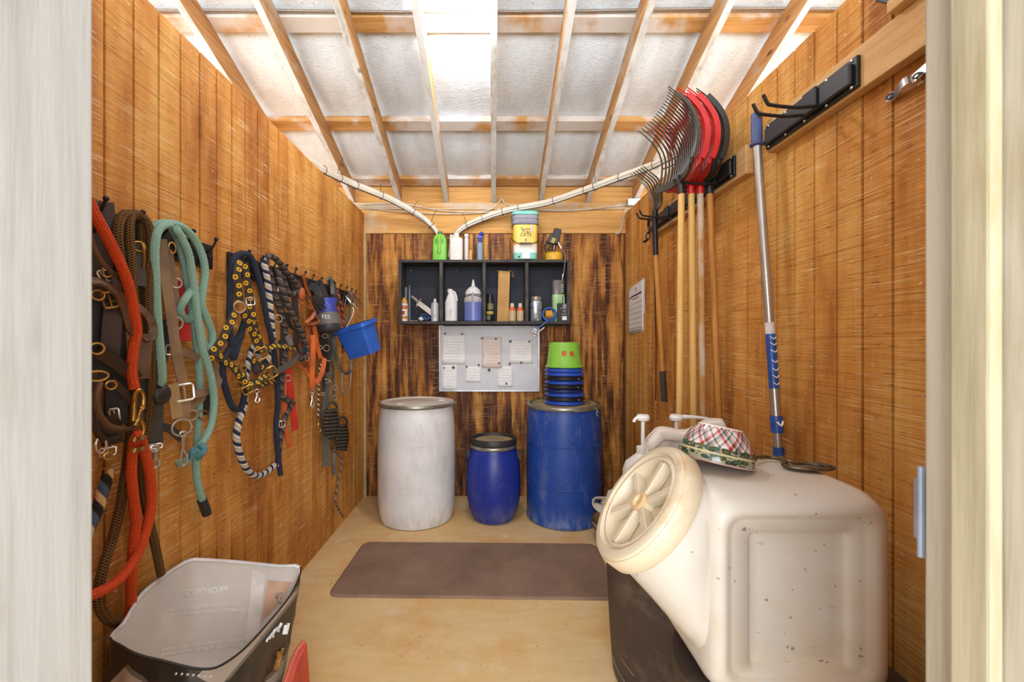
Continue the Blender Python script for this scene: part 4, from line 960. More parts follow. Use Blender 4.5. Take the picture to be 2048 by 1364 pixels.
for (a,b,c_,d_,mt,ik,lab) in ((140,215,430,595,PAPER,INK,'large ruled note at the top corner of the whiteboard under two dark magnets'),
        (625,262,868,640,PEACH,INKB,'peach handwritten note in the middle of the whiteboard'),(950,300,1240,582,PAPER,INKB,'wide note at the upper side of the whiteboard nearest the green bucket'),
        (148,602,325,905,PAPER,INK,'small note at the lower corner of the whiteboard over the white drum'),(428,618,612,808,PAPER,INK,'square note with a torn lower edge on the whiteboard'),
        (815,618,995,868,PAPER,INK,'narrow lower note held by a magnet at its foot')):
    p = thing('paper_note', lab, 'paper', w8(a,d_), 'notes on the whiteboard')
    ps = [[w8(a+(c_-a)*i/6, b+(d_-b)*j/6, .0015+(.004*(j/6)**3)*(1 if i%2 else .6)) for i in range(7)] for j in range(7)]
    put('sheet', MB().loft(ps,False,False,False), mt, p, solid=.0006)
    m = MB(); random.seed(a); n = int((d_-b)/36)
    for i in range(1,n):
        w_ = (c_-a)/6.024*YW/F*random.uniform(.4,.85); q_ = w8((a+c_)/2+random.uniform(-12,4), b+i*36, .0024+.004*(i/n)**3)
        scribble(m,q_,w_,0,t=.0007,amp=.0022)
    put('handwriting', m, ik, p)
MAGD, MAGW = M('dark magnet','4a3430',.35,.4), M('white magnet','c8c4be',.4)
MG = [(183,225,'dark magnet at the top corner of the large ruled note'),(388,230,'dark magnet at the inner top of the large ruled note'),(625,280,'dark magnet at the near top of the peach note'),(792,288,'dark magnet at the far top of the peach note'),
      (967,318,'brown magnet at the inner top of the wide note'),(1195,320,'dark magnet at the outer top of the wide note'),(642,478,'white magnet over the peach note, nearer the ruled note'),(802,468,'white magnet over the peach note, nearer the wide note'),
      (832,580,'dark magnet at the lower corner of the peach note'),(712,662,'large brown magnet below the peach note'),(587,602,'dark magnet at the inner top of the square torn note'),(442,622,'small dark magnet at the outer top of the square torn note'),
      (283,632,'large dark magnet at the top of the lower corner note'),(170,638,'tiny dark magnet at the edge of the lower corner note'),(960,590,'dark magnet above the narrow lower note'),(1098,573,'brown magnet at the foot of the wide note'),(920,826,'brown magnet at the foot of the narrow lower note')]
for x, y, lab in MG:
    r = {712:.0125,283:.0125,170:.007,967:.0115}.get(x,.009); q_ = w8(x,y,.0062)
    single('magnet', MB().lathe([(r,0),(r*1.02,.003),(r*.8,.007),(.001,.008)],q_,(0,-1,0),16), MAGW if 'white' in lab else MAGD, lab, 'magnet', q_, 'magnets on the whiteboard')

# --- white pipes and cables
PIPE = M('white water pipe','d8cebc',.4,var=.05); ZIP = M('black zip tie','1a1a1a',.5)
def bundle(lab, pts, ties, name='pipe_bundle'):
    o = thing(name, lab, 'pipe', pts[3]); C_ = catmull([V(p) for p in pts], 8)
    for dx, dz in ((0,.014),(.0,-.013),(.012,.0),(-.012,.0)):
        put('pipe', MB().tube([p+V((dx*.4,dx,dz)) for p in C_[::4]+[C_[-1]]], .0125, 9, 4), PIPE, o)
    put('black_wire', MB().tube([p+V((0,-.012,-.029)) for p in C_[::4]+[C_[-1]]], .0035, 6, 4), ZIP, o)
    for i, tail in ties:
        p = C_[i]; tn = (C_[i+1]-C_[i-1]).normalized()
        m = MB().ring(p+V((0,0,-.004)), .031, .0022, tn, 16, 5)
        if tail: m.tube([p+V((0,-.03,.012)), p+V((tail[0]*.5,-.035,.03+tail[1]*.5)), p+V((tail[0],-.03,.03+tail[1]))], .002, 5, 3)
        put('zip_tie', m, ZIP, o)
    return o
bundle('white pipe bundle curving down to the lime green jug', [at(556,283,2.5),at(622,325,2.78),at(660,346,3.0),at(712,370,3.30),at(780,398,3.54),at(840,432,3.655),at(872,462,3.70),at(884,492,3.715),at(888,514,3.715)],
       [(13,None),(19,(.04,.10)),(24,None),(30,(.0,.05)),(38,(.05,.06)),(45,(.05,.10))])
bundle('white pipe bundle sweeping down from the pitchforks behind the white jug', [at(1420,268,2.40),at(1395,283,2.55),at(1310,328,2.93),at(1240,354,3.2),at(1160,383,3.45),at(1090,406,3.60),at(1020,419,3.66),at(965,437,3.70),at(925,456,3.715),at(905,482,3.72),at(900,514,3.72)],
       [(16,None),(24,None),(29,(-.02,.10)),(31,None),(38,None),(46,None),(50,None),(56,None),(62,(-.04,.07))])
CABLE = M('grey white cable','c8bca8',.5)
single('cable', MB().tube([at(700,404,YB-.026),at(727,409,YB-.026),at(800,407,YB-.026),at(880,421,YB-.026),at(950,424,YB-.026),at(985,417,YB-.026),at(1002,400,YB-.026)],.0052,7,5), CABLE, 'upper grey cable along the beam, from the siding to the cobwebbed staple', 'cable')
single('cable', MB().tube([at(700,412,YB-.026),at(727,414,YB-.026),at(800,424,YB-.025),at(900,428,YB-.025),at(985,424,YB-.025),at(1060,420,YB-.026),at(1180,418,YB-.026),at(1252,408,YB-.03)],.0052,7,5), CABLE, 'long grey cable along the beam to the metal box', 'cable')
single('cable', MB().tube([at(1004,398,YB-.026),at(1012,408,YB-.026),at(1040,416,YB-.026),at(1090,421,YB-.025),at(1150,421,YB-.025),at(1220,414,YB-.026),at(1254,410,YB-.03)],.0052,7,5), CABLE, 'grey cable from the cobwebbed staple to the metal box', 'cable')
single('cable', MB().tube([at(1256,416,YB-.035),at(1250,422,YB-.03),at(1246,440,YB-.022),at(1243,458,YB-.022),at(1238,466,YB-.022),at(1230,468,YB-.022)],.0058,7,5), CABLE, 'short grey cable dropping down the beam from the metal box', 'cable')
single('junction_box', MB().box(at(1255,410,YB-.06).x,1.262,YB-.075,YB-.02,2.492,2.552), M('galvanised box','b8bab8',.4,.7), 'small galvanised junction box at the corner of the beam', 'box', smooth=False, bevel=.003)
m = MB()
for i in range(5): m.tube([at(1003+random.uniform(-4,4),398+random.uniform(-6,4),YB-.028) for _ in range(3)],.003,5,2)
single('cable_staple', m, M('dusty cobweb','b8a890',.9), 'dusty staple where two grey cables meet on the beam', 'staple')
def ribbed(y, z, lab):
    t = NT('ribbed steel conduit'); s = t.sep(t.uv)
    t.bump(t.math('SINE', t.math('MULTIPLY', s[0], 700.)), .8, .003)
    return single('metal_conduit', MB().tube([(-3.2,y,z),(-1.4,y,z+.004),(-.4,y,z-.004),(.5,y,z+.002),(1.4,y-.01,z+.008),(3.2,y,z)],.0085,8,6), t.done('b4a89c',.4,.8), lab, 'conduit')
ribbed(2.432, zr(2.432)+.162, 'ribbed steel conduit running along the purlin beside the lamp')
# ================================================================== the other siding wall: tool rails and tools
BX = XR-.038
def board(lab, y0, y1, z0, z1): return single('tool_board', MB().box(BX, XR-.001, y0, y1, z0, z1), BOARD, lab, 'board', (BX, y0, z0), smooth=False, bevel=.003)
board('pale pine board behind the empty black tool rail', .62, 1.757, 2.095, 2.228)
board('pine board behind the rail that holds the pitchforks', 1.905, 3.02, 2.072, 2.20)
RAILM = M('black rail plastic', '1e1e20', .45, .1, var=.2)
def rail(lab, y0, y1, zc, hooks):
    x = BX-.001; o = thing('tool_rail', lab, 'tool rail', (x, y0, zc), 'black tool rails')
    put('backplate', MB().box(x-.012, x, y0, y1, zc-.047, zc+.047), RAILM, o, smooth=False, bevel=.003)
    put('channel', MB().box(x-.026, x-.0122, y0+.012, y1-.012, zc-.036, zc+.030), M('black rail face', '262628', .5), o, smooth=False, bevel=.006)
    n = 5
    for i in range(n):
        yy = y0+.02+(y1-y0-.04)*i/(n-1)
        for dz in (-.041, .040): put('screw', MB().ball((x-.0135, yy, zc+dz), .005, 8, (.6,1,1)), SILVER, o)
    for y in hooks:
        put('hook_bracket', MB().box(x-.036, x-.0262, y-.032, y+.032, zc-.04, zc+.036), RAILM, o, smooth=False, bevel=.004)
        for s in (-.0285, .0285):
            zz = zc-.032
            put('prong', MB().tube([(x-.03, y+s, zz), (x-.10, y+s, zz-.004), (x-.178, y+s, zz+.004), (x-.192, y+s, zz+.012), (x-.205, y+s, zz+.038)], .0058, 9, 4), RAILM, o)
    return o
rail('black tool rail with one empty double hook on the pale board', 1.305, 1.745, 2.150, [1.475])
rail('long black tool rail holding the pitchforks and the small fork', 1.975, 2.93, 2.135, [2.135, 2.70])
# ---- pitchforks
HANDLE = pine('pale handle timber', 'dcb46e', 'c89a50', 'cfc0a0', 0, 'z', .5)
HANDLE2 = pine('brown handle timber', 'c48a44', 'a06a2c', 'cfc0a0', 0, 'z', .5)
HANDLE3 = pine('weathered handle timber', 'c89a64', 'a8783c', 'c8bca8', .45, 'z', .6)
FB, FR, FG = M('olive black fork plastic', '3a362c', .45, var=.15), M('red fork plastic', 'c01812', .35, var=.1), M('black fork plastic', '24221e', .4)
def pitchfork(lab, x, yc, zb, mat, hmat, tip, lean=(.0,.0), yaw=0., tine=18, w=.40, gr='pitchforks on the rail'):
    o = thing('pitchfork', lab, 'pitchfork', (x, yc, zb), gr)
    R_ = Matrix.Translation(V((x,yc,zb))) @ Matrix.Rotation(math.radians(yaw),4,'Z')
    prof = [(0,0),(.012,.03),(.022,.08),(.024,.14),(.010,.20),(-.022,.255),(-.062,.30),(-.105,.335)]
    m = MB()
    for i in range(tine):
        f = i/(tine-1); yy = (f-.5)*w; e = abs(f-.5)*2
        k = 1-.06*e*e; cup = -.035*e**3
        pts = [R_ @ V((a+cup, yy*(1+.05*b), b*k+.018*e*e)) for a, b in prof]
        m.tube(pts, [.0058,.0058,.0052,.0047,.004,.0032,.0024], 6, 2)
    put('tines', m, mat, o)
    bar = [[R_ @ V((-.006-.035*abs(f)**3+dx, f*w/2, .018*f*f+dz)) for dx, dz in ((-.006,-.022),(.008,-.022),(.012,.012),(-.002,.012))] for f in [(-1+2*i/16) for i in range(17)]]
    put('crossbar', MB().loft(bar), mat, o)
    put('rib', MB().tube([R_ @ V((.028-.035*abs(f)**3, f*w/2*1.01, .115+.012*f*f)) for f in [(-1+2*i/12) for i in range(13)]], .0042, 6, 2), mat, o)
    for sgn in (-1,):
        pts = [R_ @ V((a-.030, sgn*w/2*(1+.05*b)+sgn*.004, b*.94+.018)) for a, b in prof[:7]]
        put('side_wing', MB().strap(pts, (.024 if mat is not FB else .015), .004, [R_.to_3x3() @ V((0,sgn,0))]*7), mat, o)
    sx, sy = x+.002, yc
    top = V((x+.004, yc, zb+.01)); s1 = V((x+.006+lean[0]*.06, yc+lean[1]*.06, zb-.075))
    put('socket', MB().tube([top, top.lerp(s1,.4), s1], [.013,.018,.0185], 12, 2), FR if mat is FR else FG, o)
    put('handle', MB().tube([s1+V((0,0,.01)), s1.lerp(tip,.5), tip], [.0155,.0155,.015], 12, 3), hmat, o)
    return o
pitchfork('black wire toothed pitchfork at the tip of the hook, pale handle', .912, 2.135, 2.134, FB, HANDLE, V((.905,2.13,.92)))
pitchfork('red pitchfork directly behind the black wire toothed one', .960, 2.135, 2.134, FR, HANDLE, V((.985,2.15,.92)), yaw=-2)
pitchfork('red pitchfork second from the rail, with a weathered handle', 1.004, 2.135, 2.134, FR, HANDLE3, V((1.03,2.15,.92)), yaw=-2)
pitchfork('black pitchfork closest to the rail, with a brown handle', 1.050, 2.135, 2.134, FG, HANDLE2, V((1.092,2.115,.92)), yaw=-2, w=.38)
# ---- small fork on the far hook
o = thing('bedding_fork', 'small fork with thin steel tines and a black grip on the far hook', 'fork', (.99, 2.69, 2.12))
STEEL = M('dark tine steel', '5a5046', .4, .8)
m = MB()
for i in range(6):
    f = i/5; a = V((.992+.02*f, 2.69+.02*f, 2.145)); tipx = at(1262+f*24, 348-f*16, 2.86-.22*f)
    b = at(1298+f*27, 392-f*8, 2.76-.10*f)
    m.tube([a, a.lerp(b,.55)+V((.012,0,.0)), b.lerp(tipx,.28)+V((.014,0,.02)), b.lerp(tipx,.62)+V((.010,0,.014)), tipx], [.006,.006,.005,.003], 6, 4)
put('tines', m, STEEL, o)
put('ferrule', MB().tube([(1.000,2.70,2.15),(.997,2.70,2.08),(1.003,2.70,1.87)], [.018,.0165,.016], 12, 3), M('black painted ferrule','202024',.4,.4), o)
a, b = V((1.003,2.70,1.875)), onR(1325,742,.085)
put('handle', MB().tube([a, a.lerp(b,.5), b], .0155, 12, 2), HANDLE2, o)
put('grip', MB().tube([b, b+(b-a).normalized()*.19], [.0185,.018,.019], 12, 2), M('brown black grip','3a322c',.7), o)
o = thing('cord', 'thin black cord with a small knob hanging beside the small fork', 'cord', onR(1306,470,.06))
put('cord', MB().tube([onR(1303,452,.10),onR(1308,500,.06),onR(1310,600,.04),onR(1312,700,.03),onR(1311,800,.03)], .0032, 6, 5), ZIP, o)
put('knob', MB().ball(onR(1311,808,.03), .008, 8), M('brass hardware','c8a35c'), o)
o = thing('carabiner', 'black snap ring dangling below the small fork', 'hook', onR(1298,462,.10))
put('ring', MB().ring(onR(1296,472,.10), .022, .004, (.8,.6,0), 16, 6, (.7,1.2)), ZIP, o)
put('strap', MB().tube([onR(1298,436,.12),onR(1297,452,.11),onR(1300,460,.105),onR(1297,466,.10)], .009, 7, 3), ZIP, o)
put('tail', MB().strap([onR(1296,478,.10),onR(1290,483,.10),onR(1286,484,.10)], .018, .003, (.3,-.8,.3)), ZIP, o)
# ---- long telescopic pole
o = thing('telescopic_pole', 'silver telescopic pole with a blue grip, leaning by the pale board', 'pole', (1.05, 1.76, 2.2))
top = at(1513,228,1.765); g1 = at(1514,290,1.755); foot = V((1.085,1.63,.624))
def along(z):
    f = (g1.z-z)/(g1.z-foot.z); return g1.lerp(foot, f)
BLG = M('blue grip rubber','44527e',.55); ALU = M('brushed aluminium','b8b2a8',.35,.75,var=.06); LAB = M('blue pole label','24509c',.4,var=.2,vs=40)
put('grip', MB().tube([top, top.lerp(g1,.5), g1], [.020,.021,.0205], 14, 2), BLG, o)
put('grip_hole', MB().cbox(top+V((-.001,-.0205,-.018)), .017,.004,.02), PRK, o, smooth=False, bevel=.002)
put('grip_collar', MB().lathe([(.019,-.006),(.026,-.002),(.028,.004),(.02,.010)], g1, (0,0,1), 14), BLG, o)
def zz(py): return H-(py-CY)*1.69/F
put('shaft', MB().tube([along(g1.z), along(zz(500)), along(zz(828))], .0165, 14, 1), ALU, o)
put('price_band', MB().tube([along(zz(645)), along(zz(668))], .0172, 14, 1), M('white band','d4ccc8',.6), o)
put('label', MB().tube([along(zz(668)), along(zz(776))], .0171, 14, 1), LAB, o)
m = MB()
for py in (676,688,702,722,738,752,766): 
    p = along(zz(py)); m.tube([p+V((-.012,-.0145,.006)), p+V((.002,-.0175,-.004)), p+V((.011,-.015,.004))], .0022, 5, 2)
put('label_lettering', m, PRW, o)
put('locking_collar', MB().tube([along(zz(830)), along(zz(862))], .021, 14, 1), LAB, o)
put('locking_collar', MB().tube([along(zz(890)), along(zz(925))], .019, 14, 1), LAB, o)
put('inner_shaft', MB().tube([along(zz(828)), foot], .0135, 12, 1), ALU, o)
put('print', MB().tube([along(zz(842))+V((-.010,-.0205,.004)), along(zz(847))+V((.004,-.0215,0)), along(zz(842))+V((.012,-.019,.008))], .004, 6, 2), PRW, o)
put('hanging_loop', MB().strap([at(1530,292,1.74),at(1540,283,1.73),at(1552,274,1.72)], .012, .003, (0,-1,.3)), ZIP, o)
o = thing('tool_gripper', 'grey spring gripper at the far end of the near tool rail', 'clip', at(1546,275,1.72))
put('jaw', MB().ball(at(1548,268,1.725), .030, 10, (.5,.7,1.)), M('grey worn rubber','5a544c',.8,bump=.6), o)
# ---- wall calendar
o = thing('calendar', 'paper wall calendar curling on the siding beside the back corner', 'calendar', onR(1270,660,.004))
cols = []
for i in range(9):
    f = i/8; px = 1287+(1256-1287)*f; y0 = 556+(577-556)*f**.8+(4 if f > .8 else 0); y1 = 663+(667-663)*f
    off = .006+.022*f**2
    cols.append([onR(px, y0+(y1-y0)*j/10, off+.006*math.sin(j*.5)) for j in range(11)])
put('sheet', MB().loft(cols, False, False, False), M('calendar paper','dcd8d4',.7,var=.03), o, solid=.003)
put('back_sheet', MB().loft([[p+V((.006,-.012,-.004)) for p in c_] for c_ in cols[:7]], False, False, False), M('calendar back paper','bcb6b0',.8), o, solid=.002)
def cal(u, v, lift=.003):
    i = min(7, int(u*8)); fu = u*8-i; j = min(9, int(v*10)); fv = v*10-j
    p = cols[8-i][j].lerp(cols[7-i][j], fu).lerp(cols[8-i][j+1].lerp(cols[7-i][j+1], fu), fv); return p+V((-lift,-lift*.6,0))
m = MB().loft([[cal(.12+.76*a/6, v) for a in range(7)] for v in (.215,.245)], False, False, False); put('header', m, PRK, o)
m = MB(); m.tube([cal(.3+.4*a/6,.29+.004*(a%2)) for a in range(7)], .003, 5, 1); put('month', m, PRR, o)
m = MB(); m.tube([cal(.52,.08),cal(.50,.12),cal(.56,.15)], .003, 5, 2)
for a in range(7):
    for b in range(5): m.tube([cal(.14+.12*a,.38+.105*b), cal(.17+.12*a,.385+.105*b), cal(.15+.12*a,.41+.105*b)], .0016, 4, 1)
m.tube([cal(.1,.90),cal(.9,.90)], .0014, 4, 1); m.tube([cal(.1,.955),cal(.9,.955)], .0014, 4, 1)
put('date_lettering', m, M('grey print dark','4c4a4c',.7), o)
# ---- bits at the doorway end
o = thing('hasp', 'bent galvanised hasp under the pale pine board', 'hasp', onR(1810,170,.02))
put('strap', MB().strap([onR(1776,195,.012),onR(1790,190,.016),onR(1799,176,.026),onR(1812,162,.028),onR(1824,160,.016),onR(1840,146,.014),onR(1875,116,.012)], .024, .004, (-1,-.1,.1)), M('galvanised steel','b4aca4',.35,.8,bump=.3), o)
put('slot', MB().ring(onR(1781,192,.019), .007, .0025, (-1,-.2,.2), 12, 5, (1.6,1)), PRK, o)
put('slot', MB().ring(onR(1834,151,.021), .006, .0025, (-1,-.2,.2), 12, 5, (1.6,1)), PRK, o)
single('wood_block', MB().box(BX-.03, BX+.012, .70, 1.19, 2.2285, 2.264), BOARD, 'offcut of wood fixed on the pale board by the doorway', 'wood block', smooth=False, bevel=.004)
single('bracket', MB().prism([(.80,2.265),(1.20,2.265),(1.235,2.30),(1.235,2.36),(.80,2.36)], 'x', XR-.06, XR-.002), M('black bracket','161618',.5), 'black bracket at the top of the siding above the pale board', 'bracket', smooth=False, bevel=.004)
o = thing('door_latch', 'grey steel latch on the far edge of the whitewashed doorpost', 'latch', (.47, .48, 1.15))
LAT = M('grey latch steel','9aa4b4',.45,.5)
put('plate', MB().box(.464, .480, .4755, .4800, 1.104, 1.204), LAT, o, smooth=False, bevel=.002)
put('keeper', MB().box(.4668, .482, .4802, .4870, 1.122, 1.190), LAT, o, smooth=False, bevel=.003)
# ================================================================== things standing on the floor
def drum_mat(name, c, dirt, amt, rough=.45, streak='8c8478'):
    t = NT(name)
    col = t.ramp(t.noise(t.obj, 4, 4), [(.3, [int(c[i:i+2],16)*.92 for i in (0,2,4)]), (.7, c)])
    d = t.noise(t.map(t.obj, (3, 3, 1.2)), 2.6, 6, .7)
    col = t.mix(t.math('MULTIPLY', t.ramp(d, [(.58-amt*.2, 0.), (.78, 1.)]), .5), col, dirt)
    z = t.sep(t.obj)[2]
    low = t.math('MULTIPLY', t.ramp(z, [(0., 1.), (.16, 0.)]), t.ramp(t.noise(t.map(t.obj, (7,7,2)), 2.5, 5, .7), [(.42, 0.), (.62, 1.)]))
    col = t.mix(t.math('MULTIPLY', low, .75), col, dirt)
    s = t.noise(t.map(t.obj, (26, 26, 1.1)), 1.6, 3, .6)
    col = t.mix(t.math('MULTIPLY', t.ramp(s, [(.68, 0.), (.72, 1.)]), .35), col, streak)
    k = t.noise(t.obj, 60, 3); col = t.mix(t.math('MULTIPLY', t.ramp(k, [(.66, 0.), (.7, 1.)]), .3), col, streak)
    t.bump(t.noise(t.obj, 7, 3), .12, .01)
    return t.done(col, rough, 0., .4)
WD = drum_mat('white drum plastic', 'e8e7e6', 'b0a89c', .45, .45, '8a8074')
BD = drum_mat('blue drum plastic', '23489a', '8490a8', .2, .42, '9aa0b0')
BD2 = drum_mat('dark blue keg plastic', '1f3390', '6a6c88', .25, .38, '98a0b4')
RIMM = M('galvanised clamp ring', 'a8a69c', .35, .75, var=.15, dirt='8a7454', dirt_amt=.4)
DUST = M('dusty drum lid', 'a8946c', .85, var=.15, dirt='5c4c34')
def clampring(o, c, r, z, m=RIMM, th=.013):
    put('clamp_ring', MB().lathe([(r-.008,z-th),(r+.004,z-th),(r+.009,z-th*.4),(r+.009,z+th*.4),(r+.004,z+th),(r-.010,z+th),(r-.010,z+th*.2)], c, (0,0,1), 48, closed=True), m, o)
# white drum
o = thing('drum', 'tall off-white plastic drum with a metal clamp ring, scuffed grey near the floor', 'drum', (-.586, 3.345, 0), 'tall plastic drums'); c = o.location
put('body', MB().lathe([(.25,.001),(.268,.006),(.280,.04),(.290,.14),(.2915,.28),(.2925,.45),(.291,.60),(.287,.72),(.279,.80),(.272,.838),(.272,.862)], c, (0,0,1), 56), WD, o)
for z_ in (.275,.60): put('rib', MB().ring(c+V((0,0,z_)), .2905, .0022, (0,0,1), 64, 6), WD, o)
clampring(o, c, .279, .868)
put('lid', MB().lathe([(.272,.868),(.268,.884),(.258,.884),(.252,.872),(.17,.871),(.16,.878),(.02,.880),(.001,.880)], c, (0,0,1), 48), M('off white lid','d0c6b8',.5,var=.08), o)
for a in (200, 330): put('lug', MB().cbox(c+V((.19*math.cos(math.radians(a+40)),.19*math.sin(math.radians(a+40)),.882)), .05,.02,.018), M('off white lid','d0c6b8'), o, smooth=False, bevel=.004)
put('lever', MB().tube([c+V((.12,-.262,.866)),c+V((.17,-.240,.868)),c+V((.24,-.165,.868))],.006,8,2).tube([c+V((.27,-.10,.868)),c+V((.295,-.06,.872)),c+V((.30,-.03,.874))],.008,8,2), RIMM, o)
# large blue drum
o = thing('drum', 'tall blue plastic drum with two ribs, feed pans stacked on its lid', 'drum', (.54, 3.355, 0), 'tall plastic drums'); c = o.location
put('body', MB().lathe([(.26,.001),(.280,.004),(.285,.012),(.285,.03),(.279,.045),(.283,.10),(.285,.27),(.286,.45),(.285,.60),(.283,.72),(.277,.80),(.271,.828),(.271,.85)], c, (0,0,1), 56), BD, o)
for z_ in (.282,.588): put('rib', MB().ring(c+V((0,0,z_)), .2852, .0055, (0,0,1), 64, 8), BD, o)
clampring(o, c, .277, .853)
put('lid', MB().lathe([(.270,.853),(.268,.868),(.258,.868),(.252,.852),(.20,.851),(.19,.862),(.02,.864),(.001,.864)], c, (0,0,1), 48), DUST, o)
put('gasket', MB().lathe([(.256,.8685),(.262,.870),(.267,.8695)], c, (0,0,1), 48, cap=False), PRK, o)
for a in range(0, 360, 45): put('lid_rib', MB().cbox(c+V((.222*math.cos(math.radians(a)),.222*math.sin(math.radians(a)),.856)), .05,.018,.010, Matrix.Rotation(math.radians(a),3,'Z')), DUST, o, smooth=False)
put('lever', MB().tube([c+V((.03,-.285,.846)),c+V((.08,-.276,.846)),c+V((.13,-.255,.848))],.007,8,2), M('galvanised clamp ring','a8a69c'), o)
put('string', MB().tube([c+V((.19,-.215,.86)),c+V((.205,-.21,.845)),c+V((.20,-.215,.82)),c+V((.21,-.215,.80))],.003,5,3).tube([c+V((.205,-.21,.845)),c+V((.215,-.205,.825))],.0025,5,1), M('pale green twine','a4c8b4',.8), o)
# small keg
o = thing('keg', 'small dark blue bellied keg with a black screw lid, between the tall drums', 'keg', (0, 3.325, 0)); c = o.location
put('body', MB().lathe([(.125,.001),(.148,.004),(.158,.015),(.185,.08),(.201,.17),(.2075,.27),(.205,.36),(.196,.44),(.181,.505),(.168,.535),(.166,.55)], c, (0,0,1), 52), BD2, o)
clampring(o, c, .170, .552, th=.012)
put('lid', MB().lathe([(.160,.562),(.172,.565),(.174,.572),(.174,.606),(.170,.612),(.160,.613),(.152,.604),(.148,.590),(.02,.588),(.001,.588)], c, (0,0,1), 48), M('black keg lid','2a2826',.5,var=.2), o)
put('lid_dust', MB().lathe([(.146,.5905),(.02,.5895),(.001,.5895)], c, (0,0,1), 40), DUST, o)
put('lever', MB().tube([c+V((.05,-.176,.552)),c+V((.09,-.162,.552)),c+V((.12,-.142,.554))],.006,8,2), RIMM, o)
for sx in (-1, 1):
    put('handle', MB().tube([c+V((sx*.178,-.03,.51)),c+V((sx*.205,-.045,.508)),c+V((sx*.213,-.05,.48)),c+V((sx*.211,-.045,.44)),c+V((sx*.203,-.03,.432))],.006,8,4).cbox(c+V((sx*.186,-.03,.49)),.016,.03,.05), M('black keg handle','2e2c2a',.5), o)
# ---- stacked pans and the green pail
SX, SY = .54, 3.335
BTUB, KTUB = M('blue pan plastic','2450b8',.28,var=.1,spec=.6), M('black rubber pan','1c1b1e',.4,var=.2)
seq = [('b','lowest blue pan of the stack, sitting on the drum lid'),('k','lowest black pan of the stack, above the lowest blue pan'),('b','blue pan between the two lower black pans of the stack'),('n','navy pan in the middle of the stack'),
       ('k','black pan in the middle of the stack, above the navy pan'),('b','blue pan between the upper two black pans of the stack'),('k','highest black pan of the stack'),('b','second blue pan under the lime green pail'),('b','topmost blue pan, directly under the lime green pail')]
z = .8655; hs = .0305
NTUB = M('navy pan plastic','182a5e',.3,var=.1)
for i, (cc_, lab) in enumerate(seq):
    mt = {'b':BTUB,'k':KTUB,'n':NTUB}[cc_]; dx, dy = random.uniform(-.004,.004), random.uniform(-.003,.003); R0 = .139+.0006*(8-i)+(.002 if cc_ == 'k' else 0)
    o = thing('feed_pan', lab, 'pan', (SX+dx, SY+dy, z), 'stacked feed pans'); p = o.location
    put('bowl', MB().lathe([(R0-.010,.0005),(R0-.004,.001),(R0-.003,.019),(R0-.009,hs-.0012),(R0-.030,hs-.0012),(R0-.030,.010),(R0-.012,.008)], p, (0,0,1), 44, closed=True), mt, o)
    put('rolled_rim', MB().ring(p+V((0,0,.0105)), R0, .0098, (0,0,1), 44, 8), mt, o)
    if cc_ == 'k' or i == 6: put('clip', MB().cbox(p+V((R0*.55,-R0*.86,.012)), .02,.012,.008), SILVER, o, smooth=False, bevel=.002)
    z += hs
o = thing('pail', 'lime green pail turned upside down on top of the pan stack', 'pail', (SX, SY, z+.001)); p = o.location
LG = M('lime pail plastic','86c244',.35,var=.06)
put('bucket', MB().lathe([(.122,.001),(.142,.001),(.145,.006),(.143,.012),(.136,.016),(.131,.03),(.112,.182),(.108,.188),(.095,.190),(.001,.188)], p, (0,0,1), 48), LG, o)
put('base_disc', MB().lathe([(.104,.1905),(.09,.193),(.001,.192)], p, (0,0,1), 40), M('pale lime disc','c4d06c',.6), o)
def on_pail(a, h, d=.0015):
    r = .131-.019*(h-.03)/.152+d; return p+V((r*math.sin(a), -r*math.cos(a), h))
m = MB(); m.loft([[on_pail(-.17+.17*math.cos(t_)*s_, .108+.021*math.sin(t_)*s_) for t_ in [2*PI*i/16 for i in range(16)]] for s_ in (.02, 1.)], False, False)
OP = M('orange sticker','d06a24',.6,var=.2); put('sticker', m, OP, o)
m = MB()
for a, b in (((.13,.118),(.34,.122)),((.15,.105),(.36,.11)),((.14,.122),(.18,.098)),((.22,.124),(.25,.092)),((.30,.122),(.33,.10)),((.26,.112),(.38,.088))):
    m.tube([on_pail(a[0]*1.25,a[1],.001), on_pail((a[0]+b[0])*.625,(a[1]+b[1])/2,.001), on_pail(b[0]*1.25,b[1]-.006,.001)], .0052, 5, 2)
put('lettering', m, M('red brown print','b85a28',.6), o)
# ---- mat
def mat_mat():
    t = NT('brown rubber mat')
    col = t.ramp(t.noise(t.obj, 3.2, 5, .65), [(.3, '7a6252'), (.7, '967c68')])
    col = t.mix(t.math('MULTIPLY', t.ramp(t.noise(t.obj, 6, 5, .65), [(.55, 0.), (.7, 1.)]), .5), col, '9c8060')
    col = t.mix(t.math('MULTIPLY', t.ramp(t.noise(t.obj, 70, 3), [(.66, 0.), (.72, 1.)]), .4), col, 'a08a6c')
    t.bump(t.noise(t.obj, 260, 3), .4, .002); return t.done(col, .7, 0., .3)
m = MB(); R_ = Matrix.Translation(V((-.10, 2.575, 0))) @ Matrix.Rotation(math.radians(-1.1),4,'Z')
lp = [[R_ @ V((x, y, z_)) for x, y in rrect(-.765+e, .765-e, -.305+e, .305-e, .055)] for e, z_ in ((0,.001),(0,.009),(.004,.013),(.016,.0135))]
single('rubber_mat', m.loft(lp), mat_mat(), 'brown rubber mat with rounded corners lying on the floor', 'mat')
